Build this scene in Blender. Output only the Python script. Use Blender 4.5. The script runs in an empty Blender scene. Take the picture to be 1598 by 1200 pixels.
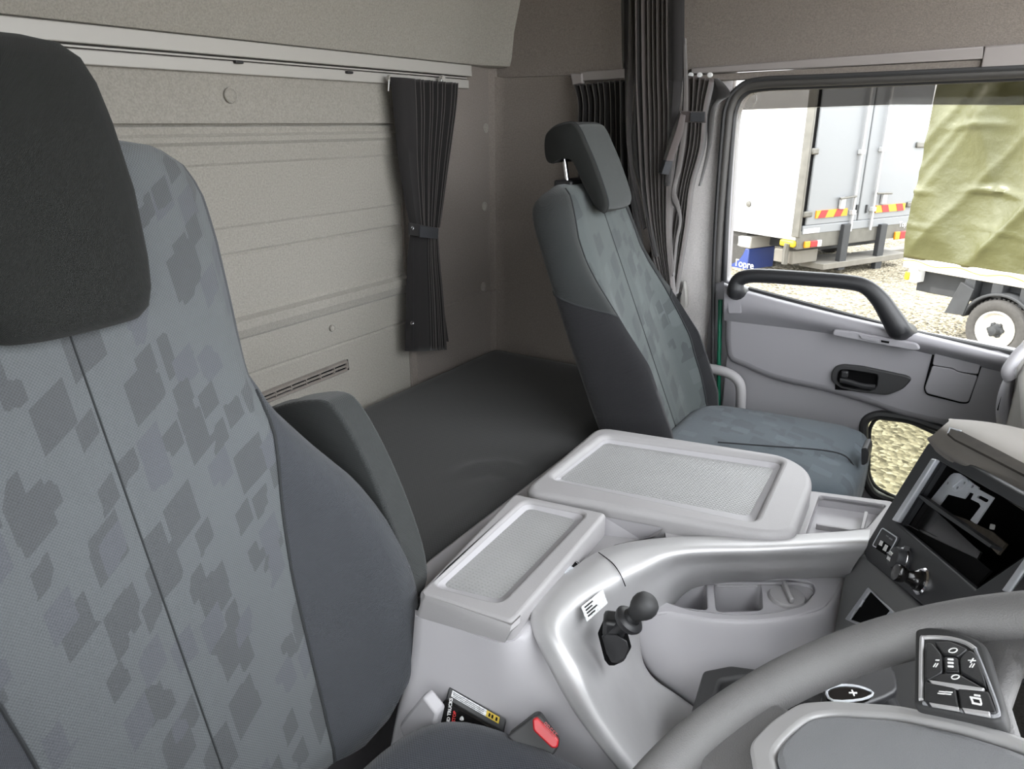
import bpy, bmesh, math, random
from mathutils import Vector as V, Matrix, Euler
random.seed(4)
S = bpy.context.scene
COL = S.collection
R_ = math.radians

# ------------------------------------------------------------------ camera
CAM = V((0.0, 0.0, 1.25)); HEAD = R_(32.0); PITCH = R_(19.6); FPX = 1150.0
AX_R = V((math.cos(HEAD), math.sin(HEAD), 0))
AX_F = V((-math.sin(HEAD)*math.cos(PITCH), math.cos(HEAD)*math.cos(PITCH), -math.sin(PITCH)))
AX_U = AX_R.cross(AX_F)
cd = bpy.data.cameras.new('camera'); cam = bpy.data.objects.new('camera', cd); COL.objects.link(cam)
cd.sensor_fit = 'HORIZONTAL'; cd.sensor_width = 36.0; cd.lens = 36.0*FPX/1598.0
cd.clip_start = 0.02; cd.clip_end = 300
cam.matrix_world = Matrix(((AX_R.x, AX_U.x, -AX_F.x, CAM.x), (AX_R.y, AX_U.y, -AX_F.y, CAM.y), (AX_R.z, AX_U.z, -AX_F.z, CAM.z), (0, 0, 0, 1)))
S.camera = cam
# ------------------------------------------------------------------ world, sun, exposure
w = bpy.data.worlds.new('sky'); S.world = w; w.use_nodes = True
bg = w.node_tree.nodes['Background']; bg.inputs[0].default_value = (0.93, 0.965, 1.0, 1); bg.inputs[1].default_value = 1.0
sd = bpy.data.lights.new('sun', 'SUN'); sd.energy = 1.0; sd.angle = R_(3); sd.color = (1, .96, .88)
sun = bpy.data.objects.new('sun', sd); COL.objects.link(sun); sun.location = (-20, -8, 30)
sun.rotation_euler = V((0.72, 0.35, -0.85)).to_track_quat('-Z', 'Y').to_euler()
S.view_settings.view_transform = 'Standard'; S.view_settings.look = 'None'
S.view_settings.exposure = 3.2; S.view_settings.gamma = 1.0; S.view_settings.use_curve_mapping = False

# ------------------------------------------------------------------ geometry helpers
def ray(px, py): return AX_R*(px-799)+AX_U*(600-py)+AX_F*FPX
def PX(px, py, ax, v):
    r = ray(px, py); i = 'xyz'.index(ax); return CAM+r*((v-CAM[i])/r[i])
def PN(px, py, o, n):
    r = ray(px, py); return CAM+r*((V(o)-CAM).dot(V(n))/r.dot(V(n)))
def PL(pts, ax, v): return [PX(p[0], p[1], ax, v) for p in pts]
def PZ(pts): return [PX(p[0], p[1], 'z', p[2]) for p in pts]
def PY(pts): return [PX(p[0], p[1], 'y', p[2]) for p in pts]

def finish(o, parent=None, smooth=True, angle=38):
    me = o.data
    if len(me.vertices):
        lo = V((min(v.co[i] for v in me.vertices) for i in range(3))); hi = V((max(v.co[i] for v in me.vertices) for i in range(3)))
        c = (lo+hi)/2
        if parent is None: c.z = lo.z
        me.transform(Matrix.Translation(-c)); o.location = c; o['_w'] = tuple(c)
    if smooth:
        for p in me.polygons: p.use_smooth = True
        me.set_sharp_from_angle(angle=R_(angle))
    COL.objects.link(o)
    if parent is not None:
        o.parent = parent; o.matrix_parent_inverse = Matrix.Translation(-V(parent['_w']))
    return o

class MB:
    def __init__(s): s.v = []; s.f = []
    def grid(s, rows, closed=False, flip=False):
        b = len(s.v); n = len(rows[0]); m = len(rows)
        for r in rows: s.v += [V(p) for p in r]
        for i in range(m-1):
            for j in range(n if closed else n-1):
                q = [b+i*n+j, b+i*n+(j+1) % n, b+(i+1)*n+(j+1) % n, b+(i+1)*n+j]
                s.f.append(q[::-1] if flip else q)
        return s
    def slab(s, rows, vec):
        """an open surface given real thickness along vec"""
        vec = V(vec); rows = [[V(p) for p in r] for r in rows]; back = [[p+vec for p in r] for r in rows]
        s.grid(rows); s.grid(back, flip=True)
        e = rows[0]+[r[-1] for r in rows[1:]]+rows[-1][-2::-1]+[r[0] for r in rows[-2:0:-1]]
        return s.grid([e, [p+vec for p in e]], closed=True)
    def cap(s, ring, flip=False):
        b = len(s.v); s.v += [V(p) for p in ring]; q = list(range(b, b+len(ring))); s.f.append(q[::-1] if flip else q); return s
    def loft(s, rings, caps=True):
        s.grid(rings, closed=True)
        if caps: s.cap(rings[0], True); s.cap(rings[-1])
        return s
    def prism(s, ring, ext):
        ext = V(ext); return s.loft([[V(p) for p in ring], [V(p)+ext for p in ring]])
    def box(s, c, d, rot=None):
        c = V(c); M = rot if rot is not None else Matrix.Identity(3)
        q = [c+M @ V((sx*d[0]/2, sy*d[1]/2, sz*d[2]/2)) for sz in (-1, 1) for sx, sy in ((-1, -1), (1, -1), (1, 1), (-1, 1))]
        return s.loft([q[:4], q[4:]])
    def tube(s, path, r, n=10, closed=False, flat=None):
        path = [V(p) for p in path]; m = len(path); rings = []; up = None
        for i, p in enumerate(path):
            a = path[(i-1) % m] if (i or closed) else p; b = path[(i+1) % m] if (i < m-1 or closed) else p
            t = (b-a).normalized()
            if up is None:
                up = t.orthogonal().normalized() if flat is None else (V(flat[0])-t*t.dot(V(flat[0]))).normalized()
            else:
                up = (up-t*t.dot(up)).normalized()
            sd_ = t.cross(up); rr = r[i] if isinstance(r, (list, tuple)) else r; k = flat[1] if flat else 1.0
            rings.append([p+up*(math.cos(2*math.pi*j/n)*rr*k)+sd_*(math.sin(2*math.pi*j/n)*rr) for j in range(n)])
        if closed: rings.append(rings[0]); s.grid(rings, closed=True)
        else: s.loft(rings)
        return s
    def lathe(s, o, d, prof, n=24, caps=True):
        o = V(o); d = V(d).normalized(); a = d.orthogonal().normalized(); b = d.cross(a)
        rings = [[o+d*h+(a*math.cos(2*math.pi*j/n)+b*math.sin(2*math.pi*j/n))*max(r, 1e-5) for j in range(n)] for r, h in prof]
        return s.loft(rings, caps)
    def build(s, name, mat, parent=None, smooth=True, bevel=0, seg=2, solid=0, sub=0, angle=38, weld=True):
        me = bpy.data.meshes.new(name); me.from_pydata(s.v, [], s.f)
        bm = bmesh.new(); bm.from_mesh(me)
        if weld: bmesh.ops.remove_doubles(bm, verts=bm.verts, dist=1e-6)
        bmesh.ops.recalc_face_normals(bm, faces=bm.faces); bm.to_mesh(me); bm.free()
        me.materials.append(mat); o = bpy.data.objects.new(name, me); finish(o, parent, smooth, angle)
        if solid:
            md = o.modifiers.new('solid', 'SOLIDIFY'); md.thickness = abs(solid); md.offset = 1 if solid > 0 else -1
        if bevel:
            md = o.modifiers.new('bevel', 'BEVEL'); md.width = bevel; md.segments = seg; md.limit_method = 'ANGLE'; md.angle_limit = R_(35); md.harden_normals = False
        if sub:
            md = o.modifiers.new('sub', 'SUBSURF'); md.levels = sub; md.render_levels = sub
        return o

def plate(name, loops, nrm, thick, mat, parent=None, bevel=0.0, res=2):
    """flat panel with holes: front face on the loops' plane, thickness behind it (against nrm)"""
    nrm = V(nrm).normalized(); o0 = V(loops[0][0]); e1 = nrm.orthogonal().normalized(); e2 = nrm.cross(e1)
    cu = bpy.data.curves.new(name, 'CURVE'); cu.dimensions = '2D'; cu.fill_mode = 'BOTH'
    bevel = min(bevel, thick*.49)
    cu.extrude = thick/2-bevel; cu.bevel_depth = bevel; cu.bevel_resolution = res; cu.offset = -bevel
    for lp in loops:
        sp = cu.splines.new('POLY'); sp.points.add(len(lp)-1); sp.use_cyclic_u = True
        for q, p in zip(sp.points, lp):
            d = V(p)-o0; q.co = (d.dot(e1), d.dot(e2), 0, 1)
    t = bpy.data.objects.new('t', cu); me = bpy.data.meshes.new_from_object(t); bpy.data.objects.remove(t); bpy.data.curves.remove(cu)
    me.name = name
    oo = o0-nrm*(thick/2)
    me.transform(Matrix(((e1.x, e2.x, nrm.x, oo.x), (e1.y, e2.y, nrm.y, oo.y), (e1.z, e2.z, nrm.z, oo.z), (0, 0, 0, 1))))
    me.materials.clear(); me.materials.append(mat)
    return finish(bpy.data.objects.new(name, me), parent)

def rnd(pts, r, n=5):
    """round the corners of a closed polygon"""
    out = []; m = len(pts)
    for i in range(m):
        p = V(pts[i]); a = V(pts[i-1])-p; b = V(pts[(i+1) % m])-p
        rr = r[i] if isinstance(r, (list, tuple)) else r
        d = min(rr, a.length*.48, b.length*.48)
        if d < 1e-6: out.append(p); continue
        A = p+a.normalized()*d; B = p+b.normalized()*d
        for k in range(n+1):
            t = k/n; out.append(A*(1-t)**2+p*(2*t*(1-t))+B*t*t)
    return out
def spl(pts, n=6, closed=False):
    """Catmull-Rom through pts"""
    pts = [V(p) for p in pts]; m = len(pts); out = []
    for i in range(m if closed else m-1):
        g = (lambda k: pts[k % m]) if closed else (lambda k: pts[max(0, min(m-1, k))])
        a, b, c, d = g(i-1), g(i), g(i+1), g(i+2)
        for k in range(n):
            t = k/n; out.append(.5*((2*b)+(c-a)*t+(2*a-5*b+4*c-d)*t*t+(3*b-a-3*c+d)*t**3))
    if not closed: out.append(pts[-1])
    return out
def patch(rows, n=5, m=5):
    rows = [spl(r, n) for r in rows]; cols = [spl([r[j] for r in rows], m) for j in range(len(rows[0]))]
    return [[c[i] for c in cols] for i in range(len(cols[0]))]
def ell(c, e1, e2, a, b, n=28): return [V(c)+V(e1)*a*math.cos(2*math.pi*k/n)+V(e2)*b*math.sin(2*math.pi*k/n) for k in range(n)]
def lerp(tab, x):
    if x <= tab[0][0]: return tab[0][1]
    for (a, b), (c, d) in zip(tab, tab[1:]):
        if x <= c:
            t = (x-a)/(c-a); return b+(d-b)*t
    return tab[-1][1]
def root(name, loc, label=None, cat=None, group=None, kind=None):
    o = bpy.data.objects.new(name, None); o.empty_display_size = .05; o.location = loc; o['_w'] = tuple(loc); COL.objects.link(o)
    return tag(o, label, cat, group, kind)
def tag(o, label=None, cat=None, group=None, kind=None):
    if label: o['label'] = label
    if cat: o['category'] = cat
    if group: o['group'] = group
    if kind: o['kind'] = kind
    return o
def text(name, s, o0, e1, e2, size, mat, parent, bold=0.0, ext=.0004):
    """flat lettering: baseline start o0, running along e1, upright along e2"""
    cu = bpy.data.curves.new(name, 'FONT'); cu.body = s; cu.size = size; cu.extrude = ext; cu.offset = bold
    t = bpy.data.objects.new('t', cu); COL.objects.link(t); bpy.context.view_layer.update()
    me = bpy.data.meshes.new_from_object(t.evaluated_get(bpy.context.evaluated_depsgraph_get())); bpy.data.objects.remove(t); bpy.data.curves.remove(cu)
    me.name = name; e1 = V(e1).normalized(); e2 = V(e2).normalized(); n = e1.cross(e2); o0 = V(o0)
    me.transform(Matrix(((e1.x, e2.x, n.x, o0.x), (e1.y, e2.y, n.y, o0.y), (e1.z, e2.z, n.z, o0.z), (0, 0, 0, 1))))
    me.materials.clear(); me.materials.append(mat)
    return finish(bpy.data.objects.new(name, me), parent, smooth=False)

# ------------------------------------------------------------------ materials
def srgb(r, g, b):
    f = lambda c: (c/255/12.92) if c <= 10 else ((c/255+.055)/1.055)**2.4
    return (f(r), f(g), f(b), 1)
def mat(name, col, rough=.6, metal=0.0, grain=None, spec=.5, var=None, sheen=0, coat=0):
    """grain=(kind, scale, strength, distance); var=(scale, amount) colour mottling of the material itself"""
    m = bpy.data.materials.new(name); m.use_nodes = True; nt = m.node_tree; b = nt.nodes['Principled BSDF']
    b.inputs['Base Color'].default_value = col; b.inputs['Roughness'].default_value = rough; b.inputs['Metallic'].default_value = metal
    b.inputs['Specular IOR Level'].default_value = spec; b.inputs['Sheen Weight'].default_value = sheen; b.inputs['Coat Weight'].default_value = coat
    tc = nt.nodes.new('ShaderNodeTexCoord'); L = nt.links
    if var:
        nz = nt.nodes.new('ShaderNodeTexNoise'); nz.inputs['Scale'].default_value = var[0]; nz.inputs['Detail'].default_value = 4; L.new(tc.outputs['Object'], nz.inputs['Vector'])
        mr = nt.nodes.new('ShaderNodeMapRange'); mr.inputs[1].default_value = .3; mr.inputs[2].default_value = .7; mr.inputs[3].default_value = 1-var[1]; mr.inputs[4].default_value = 1+var[1]
        L.new(nz.outputs['Fac'], mr.inputs[0])
        mx = nt.nodes.new('ShaderNodeVectorMath'); mx.operation = 'SCALE'; mx.inputs[0].default_value = col[:3]; L.new(mr.outputs[0], mx.inputs['Scale']); L.new(mx.outputs[0], b.inputs['Base Color'])
    if grain:
        k, sc, st, ds = grain
        if k == 'voronoi': t = nt.nodes.new('ShaderNodeTexVoronoi'); out = t.outputs['Distance']
        elif k == 'noise': t = nt.nodes.new('ShaderNodeTexNoise'); t.inputs['Detail'].default_value = 3; out = t.outputs['Fac']
        else: t = nt.nodes.new('ShaderNodeTexWave'); out = t.outputs['Fac']
        t.inputs['Scale'].default_value = sc; L.new(tc.outputs['Object'], t.inputs['Vector'])
        bp = nt.nodes.new('ShaderNodeBump'); bp.inputs['Strength'].default_value = st; bp.inputs['Distance'].default_value = ds
        L.new(out, bp.inputs['Height']); L.new(bp.outputs[0], b.inputs['Normal'])
    return m
def weave_nodes(nt, scale, rot=(0, 0, 0)):
    """a woven checker height: product of two crossed sine waves in the surface's object space"""
    tc = nt.nodes.new('ShaderNodeTexCoord'); L = nt.links
    mp = nt.nodes.new('ShaderNodeMapping'); mp.inputs['Rotation'].default_value = rot; mp.inputs['Scale'].default_value = (scale,)*3; L.new(tc.outputs['Object'], mp.inputs[0])
    sx = nt.nodes.new('ShaderNodeSeparateXYZ'); L.new(mp.outputs[0], sx.inputs[0])
    outs = []
    for ax in ('Y', 'Z'):
        n = nt.nodes.new('ShaderNodeMath'); n.operation = 'SINE'; L.new(sx.outputs[ax], n.inputs[0]); outs.append(n)
    mu = nt.nodes.new('ShaderNodeMath'); mu.operation = 'MULTIPLY'; L.new(outs[0].outputs[0], mu.inputs[0]); L.new(outs[1].outputs[0], mu.inputs[1])
    return tc, mu
def cloth(name, base, weave=1600, wv=.25, dist=.0006, rough=.9, sheen=.15, patch=None, axes='YZ'):
    m = bpy.data.materials.new(name); m.use_nodes = True; nt = m.node_tree; L = nt.links; b = nt.nodes['Principled BSDF']
    b.inputs['Roughness'].default_value = rough; b.inputs['Specular IOR Level'].default_value = .2; b.inputs['Sheen Weight'].default_value = sheen
    rot = (0, 0, 0) if axes == 'YZ' else (0, R_(90), 0)
    tc, wn = weave_nodes(nt, weave, rot)
    mr = nt.nodes.new('ShaderNodeMapRange'); mr.inputs[1].default_value = -1; mr.inputs[2].default_value = 1; mr.inputs[3].default_value = 1-wv; mr.inputs[4].default_value = 1+wv
    L.new(wn.outputs[0], mr.inputs[0])
    if patch:
        dark, light, psc, prot, stretch = patch
        s3 = nt.nodes.new('ShaderNodeSeparateXYZ'); L.new(tc.outputs['Object'], s3.inputs[0])
        if axes == 'YZ': ia, ib = s3.outputs['Y'], s3.outputs['Z']
        else: ia, ib = s3.outputs['X'], s3.outputs['Y']
        sh = nt.nodes.new('ShaderNodeMath'); sh.operation = 'MULTIPLY_ADD'; sh.inputs[1].default_value = prot; L.new(ia, sh.inputs[0]); L.new(ib, sh.inputs[2])
        m1 = nt.nodes.new('ShaderNodeMath'); m1.operation = 'MULTIPLY'; m1.inputs[1].default_value = stretch[0]; L.new(ia, m1.inputs[0])
        m2 = nt.nodes.new('ShaderNodeMath'); m2.operation = 'MULTIPLY'; m2.inputs[1].default_value = stretch[1]; L.new(sh.outputs[0], m2.inputs[0])
        mp = nt.nodes.new('ShaderNodeCombineXYZ'); L.new(m1.outputs[0], mp.inputs[0]); L.new(m2.outputs[0], mp.inputs[1])
        prev = None
        colr = None
        for i, (off, thr, c) in enumerate(((0, .30, dark), (7.3, .22, light), (3.1, .18, dark))):
            vo = nt.nodes.new('ShaderNodeTexVoronoi'); vo.distance = 'CHEBYCHEV'; vo.inputs['Scale'].default_value = psc*(1+.35*i); vo.inputs['Randomness'].default_value = .8
            ad = nt.nodes.new('ShaderNodeVectorMath'); ad.operation = 'ADD'; ad.inputs[1].default_value = (off, off*1.7, off*.6); L.new(mp.outputs[0], ad.inputs[0]); L.new(ad.outputs[0], vo.inputs['Vector'])
            sp = nt.nodes.new('ShaderNodeSeparateColor'); L.new(vo.outputs['Color'], sp.inputs[0])
            lt = nt.nodes.new('ShaderNodeMath'); lt.operation = 'LESS_THAN'; lt.inputs[1].default_value = thr; L.new(sp.outputs[0], lt.inputs[0])
            l2 = nt.nodes.new('ShaderNodeMath'); l2.operation = 'LESS_THAN'; l2.inputs[1].default_value = .42; L.new(vo.outputs['Distance'], l2.inputs[0])
            mu = nt.nodes.new('ShaderNodeMath'); mu.operation = 'MULTIPLY'; L.new(lt.outputs[0], mu.inputs[0]); L.new(l2.outputs[0], mu.inputs[1])
            mx = nt.nodes.new('ShaderNodeMix'); mx.data_type = 'RGBA'; L.new(mu.outputs[0], mx.inputs['Factor'])
            if prev is None: mx.inputs[6].default_value = base
            else: L.new(prev, mx.inputs[6])
            mx.inputs[7].default_value = c; prev = mx.outputs[2]
        src = prev
    else:
        cn = nt.nodes.new('ShaderNodeRGB'); cn.outputs[0].default_value = base; src = cn.outputs[0]
    sc = nt.nodes.new('ShaderNodeVectorMath'); sc.operation = 'SCALE'; L.new(src, sc.inputs[0]); L.new(mr.outputs[0], sc.inputs['Scale']); L.new(sc.outputs[0], b.inputs['Base Color'])
    bp = nt.nodes.new('ShaderNodeBump'); bp.inputs['Strength'].default_value = .5; bp.inputs['Distance'].default_value = dist; L.new(wn.outputs[0], bp.inputs['Height']); L.new(bp.outputs[0], b.inputs['Normal'])
    return m

M = {}
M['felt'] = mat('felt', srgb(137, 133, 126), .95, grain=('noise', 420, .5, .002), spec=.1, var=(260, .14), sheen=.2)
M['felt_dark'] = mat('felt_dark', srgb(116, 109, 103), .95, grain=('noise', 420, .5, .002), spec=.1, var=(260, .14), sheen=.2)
M['rail'] = mat('rail', srgb(158, 155, 150), .45)
M['grey'] = mat('grey_plastic', srgb(146, 144, 145), .5, grain=('voronoi', 700, .25, .0006), spec=.35, var=(6, .03))
M['grey_smooth'] = mat('grey_smooth_plastic', srgb(158, 156, 159), .45, spec=.35, var=(8, .03))
M['door'] = mat('door_plastic', srgb(138, 136, 140), .5, grain=('noise', 900, .15, .0004), spec=.35)
M['silver'] = mat('silver_paint', srgb(182, 181, 182), .46, metal=.42, spec=.5, var=(14, .05))
M['chrome'] = mat('chrome', (.8, .8, .82, 1), .12, metal=1)
M['steel'] = mat('steel', (.62, .64, .68, 1), .35, metal=.6, var=(40, .08))
M['black'] = mat('black_plastic', srgb(32, 32, 34), .45, grain=('noise', 800, .15, .0004))
M['fascia'] = mat('fascia_plastic', srgb(46, 47, 50), .5, grain=('noise', 900, .15, .0004))
M['gloss'] = mat('gloss_black', srgb(18, 17, 17), .18)
M['matte'] = mat('matte_black', srgb(10, 10, 11), .9, spec=.1)
M['rubber'] = mat('rubber', srgb(44, 44, 45), .6)
M['wheel'] = mat('wheel_leather', srgb(94, 93, 93), .58, grain=('voronoi', 900, .35, .0008), spec=.45, var=(20, .05))
M['hub'] = mat('hub_plastic', srgb(120, 121, 124), .5, grain=('voronoi', 1100, .3, .0006), var=(20, .04))
M['dash'] = mat('dash_plastic', srgb(104, 100, 95), .6, grain=('noise', 700, .2, .0006), var=(18, .05))
M['darkfelt'] = mat('grimy_liner', srgb(66, 60, 52), .9, var=(90, .25), grain=('noise', 300, .4, .002))
M['curtain'] = mat('curtain_cloth', srgb(34, 32, 32), .85, grain=('wave', 900, .15, .0004), spec=.15, sheen=.25)
M['curtain_brown'] = mat('curtain_brown_cloth', srgb(70, 63, 62), .8, grain=('wave', 900, .15, .0004), spec=.2, sheen=.3)
M['curtain_grey'] = mat('curtain_hem_cloth', srgb(60, 56, 55), .9, grain=('noise', 900, .4, .0008), spec=.2, sheen=.3)
M['velcro'] = mat('velcro', srgb(52, 53, 56), .95, grain=('noise', 1200, .6, .001))
M['bed'] = cloth('bed_vinyl', srgb(55, 55, 55), weave=900, wv=.06, dist=.0003, rough=.75, sheen=.1, axes='XY')
DK = srgb(54, 58, 61)
M['seat'] = cloth('seat_cloth', srgb(29, 29, 31), weave=1900, wv=.2)
M['seat_side'] = cloth('seat_side_cloth', srgb(54, 56, 60), weave=2100, wv=.16)
M['headrest'] = cloth('headrest_cloth', srgb(27, 28, 27), weave=3200, wv=.06, sheen=.05)
M['insert'] = cloth('seat_insert_cloth', srgb(81, 84, 86), weave=1700, wv=.2, patch=(srgb(69, 71, 73), srgb(76, 78, 82), 21, -.55, (1.0, .85)))
M['insert2'] = cloth('passenger_insert_cloth', srgb(70, 75, 75), weave=2600, wv=.12, patch=(srgb(61, 65, 66), srgb(76, 81, 81), 22, -.5, (1.0, .8)))
M['insert3'] = cloth('passenger_cushion_cloth', srgb(73, 81, 87), weave=2600, wv=.12, patch=(srgb(66, 73, 79), srgb(81, 89, 95), 20, .4, (.7, 1.1)), axes='XY')
M['cushion'] = cloth('cushion_cloth', srgb(45, 48, 54), weave=1500, wv=.3, axes='XY')
M['armrest'] = cloth('armrest_cloth', srgb(47, 49, 49), weave=1900, wv=.2)
M['pleat'] = mat('worn_pleat_glint', srgb(64, 59, 57), .8, sheen=.4)  # paler than the cloth: catch-light and wear painted along pleat ridges
M['headface'] = cloth('headrest_face_cloth', srgb(50, 53, 53), weave=3200, wv=.06)
M['slot'] = mat('slot_shade', srgb(40, 36, 31), .9, var=(60, .3))  # dark brown deepened to paint the shadow inside the hood slot
M['passupper'] = cloth('passenger_upper_cloth', srgb(40, 42, 42), weave=2600, wv=.15)
M['pillar'] = mat('pillar_felt_lit', srgb(184, 180, 178), .95, grain=('noise', 420, .5, .002), spec=.1, var=(260, .10))  # felt made paler to carry window light falling on the pillar
M['lowtrim'] = mat('lower_trim_plastic', srgb(108, 108, 109), .55, grain=('noise', 900, .15, .0004))
M['header'] = mat('header_plastic', srgb(132, 126, 124), .5)
M['thread'] = mat('thread', srgb(34, 36, 38), .9)
M['red'] = mat('red_plastic', srgb(170, 28, 36), .35)
M['yellow'] = mat('yellow_paint', srgb(190, 160, 26), .5)
M['orange'] = mat('orange_reflector', srgb(205, 130, 14), .4)
M['redrefl'] = mat('red_reflector', srgb(140, 22, 26), .4)
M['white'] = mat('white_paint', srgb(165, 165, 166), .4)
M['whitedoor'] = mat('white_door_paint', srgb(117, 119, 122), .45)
M['print'] = mat('white_print', srgb(215, 215, 215), .6)
M['redprint'] = mat('red_print', srgb(190, 45, 45), .6)
M['label'] = mat('label_paper', srgb(196, 198, 200), .4, var=(300, .35))
M['blue'] = mat('blue_paint', srgb(40, 56, 112), .4)
M['green'] = mat('green_seal', srgb(22, 104, 78), .4)
M['tarp'] = mat('tarpaulin', srgb(71, 71, 42), .42, grain=('noise', 7, .35, .04), var=(1.5, .08))
M['tyre'] = mat('tyre_rubber', srgb(58, 56, 54), .9, var=(30, .15))
M['rim'] = mat('rim_paint', srgb(186, 182, 172), .5, var=(12, .08))
M['under'] = mat('chassis', srgb(40, 41, 43), .7, var=(8, .2))
M['bumper'] = mat('galvanised', srgb(96, 94, 89), .45, metal=.4, var=(6, .15))
M['concrete'] = mat('concrete', srgb(104, 100, 93), .9, var=(5, .12))
M['seal'] = mat('window_seal', srgb(58, 56, 54), .5)
M['floor'] = mat('floor_carpet', srgb(62, 58, 55), .98, grain=('noise', 300, .8, .004), var=(150, .4))
def gravel():
    m = bpy.data.materials.new('gravel'); m.use_nodes = True; nt = m.node_tree; L = nt.links; b = nt.nodes['Principled BSDF']; b.inputs['Roughness'].default_value = .95; b.inputs['Specular IOR Level'].default_value = .1
    tc = nt.nodes.new('ShaderNodeTexCoord'); vo = nt.nodes.new('ShaderNodeTexVoronoi'); vo.inputs['Scale'].default_value = 22; L.new(tc.outputs['Object'], vo.inputs['Vector'])
    rp = nt.nodes.new('ShaderNodeValToRGB'); e = rp.color_ramp.elements
    e[0].position = 0; e[0].color = srgb(92, 86, 73); e[1].position = 1; e[1].color = srgb(172, 163, 144); x = e.new(.5); x.color = srgb(138, 130, 112)
    sp = nt.nodes.new('ShaderNodeSeparateColor'); L.new(vo.outputs['Color'], sp.inputs[0]); L.new(sp.outputs[0], rp.inputs[0])
    nz = nt.nodes.new('ShaderNodeTexNoise'); nz.inputs['Scale'].default_value = .9; nz.inputs['Detail'].default_value = 5; L.new(tc.outputs['Object'], nz.inputs['Vector'])
    mr = nt.nodes.new('ShaderNodeMapRange'); mr.inputs[1].default_value = .3; mr.inputs[2].default_value = .7; mr.inputs[3].default_value = .82; mr.inputs[4].default_value = 1.1; L.new(nz.outputs[0], mr.inputs[0])
    sc = nt.nodes.new('ShaderNodeVectorMath'); sc.operation = 'SCALE'; L.new(rp.outputs[0], sc.inputs[0]); L.new(mr.outputs[0], sc.inputs['Scale']); L.new(sc.outputs[0], b.inputs['Base Color'])
    bp = nt.nodes.new('ShaderNodeBump'); bp.inputs['Strength'].default_value = 1; bp.inputs['Distance'].default_value = .05; bp.invert = True; L.new(vo.outputs['Distance'], bp.inputs['Height']); L.new(bp.outputs[0], b.inputs['Normal'])
    return m
M['gravel'] = gravel()
def glass(name, tint, op=0.0):
    m = bpy.data.materials.new(name); m.use_nodes = True; nt = m.node_tree; L = nt.links; nt.nodes.remove(nt.nodes['Principled BSDF'])
    o = nt.nodes['Material Output']; tr = nt.nodes.new('ShaderNodeBsdfTransparent'); tr.inputs[0].default_value = tint
    gl = nt.nodes.new('ShaderNodeBsdfGlossy'); gl.inputs['Roughness'].default_value = .02; fr = nt.nodes.new('ShaderNodeFresnel'); fr.inputs[0].default_value = 1.12
    mx = nt.nodes.new('ShaderNodeMixShader'); L.new(fr.outputs[0], mx.inputs[0]); L.new(tr.outputs[0], mx.inputs[1]); L.new(gl.outputs[0], mx.inputs[2]); L.new(mx.outputs[0], o.inputs[0])
    return m
M['glass'] = glass('door_glass', (.93, .93, .92, 1)); M['visor'] = glass('smoked_visor', (.34, .33, .32, 1)); M['glass2'] = glass('low_glass', (.60, .61, .56, 1))

# ================================================================== SETTING
DY = 2.05; RX = -1.357
# ---- rear wall: pressed felt panel, profile along z extruded across the cab
prof = [(.30, 0), (.60, 0), (.70, .0), (.705, -.003), (.71, 0), (.79, 0), (.796, .006), (.815, .014), (.835, .014), (.842, .0), (.85, -.004), (.975, -.004), (.98, -.008), (.985, -.004), (1.035, -.004), (1.04, -.001), (1.046, .0), (1.165, 0), (1.17, .003), (1.205, .006), (1.212, .012), (1.222, .012), (1.228, .006), (1.241, .006), (1.2415, -.012), (1.247, -.012), (1.2475, .010), (1.30, .010), (1.42, .010)]
mb = MB(); mb.slab([[V((RX+d, y, z)) for y in (-.02, .5, 1.0, 1.4, 1.6)] for z, d in prof], (-.04, 0, 0))
wall_rear = tag(mb.build('wall_rear', M['felt'], None, angle=12), kind='structure')
# plain end panel past the pressed one, with a raised edge, up to the corner
pr2 = [(.30, .006), (.715, .006), (.72, .003), (.725, .006), (1.42, .006)]
mb = MB(); mb.slab([[V((RX-.004+d, y, z)) for y in (1.6, 1.61)]+[V((RX+.004+d, y, z)) for y in (1.622, 1.8, 2.0, 2.02)]+[V((RX+.03+d, 2.065, z))] for z, d in pr2], (-.03, 0, 0))
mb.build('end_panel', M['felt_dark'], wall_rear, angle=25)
def button(px, py, r, par, plane='x', v=RX, n=(1, 0, 0), mt='rail'):
    p = PX(px, py, plane, v)
    o = MB().lathe(p, n, [(r*1.25, -.002), (r*1.25, .0035), (r*1.05, .005), (r*.9, .0035), (r*.8, .0028), (0, .004)], 20).build('fastener', M[mt], par); return o
for x, y, r, d in ((359, 149, .0125, .012), (773, 131, .011, .012), (757, 200, .0115, .008), (755, 322, .0115, .008), (753, 447, .0115, .008), (518, 512, .007, .002)):
    button(x, y, r, wall_rear, 'x', RX+d, mt='felt')
# ---- overhead padding above the curtain rail
rows = []
for z, d in ((1.405, .0), (1.408, .022), (1.43, .03), (1.5, .045), (1.6, .08), (1.75, .12), (1.98, .16)):
    r = [V((RX+d, y, z)) for y in (-.02, .5, 1.0, 1.5, 1.85)]
    r += [V((RX+d+.01, 1.97, z)), V((RX+d+.05, 2.045, z))]
    rows.append(r)
tag(MB().slab(rows, (-.03, 0, 0)).build('wall_rear_upper', M['felt'], None, angle=50), kind='structure')
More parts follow.
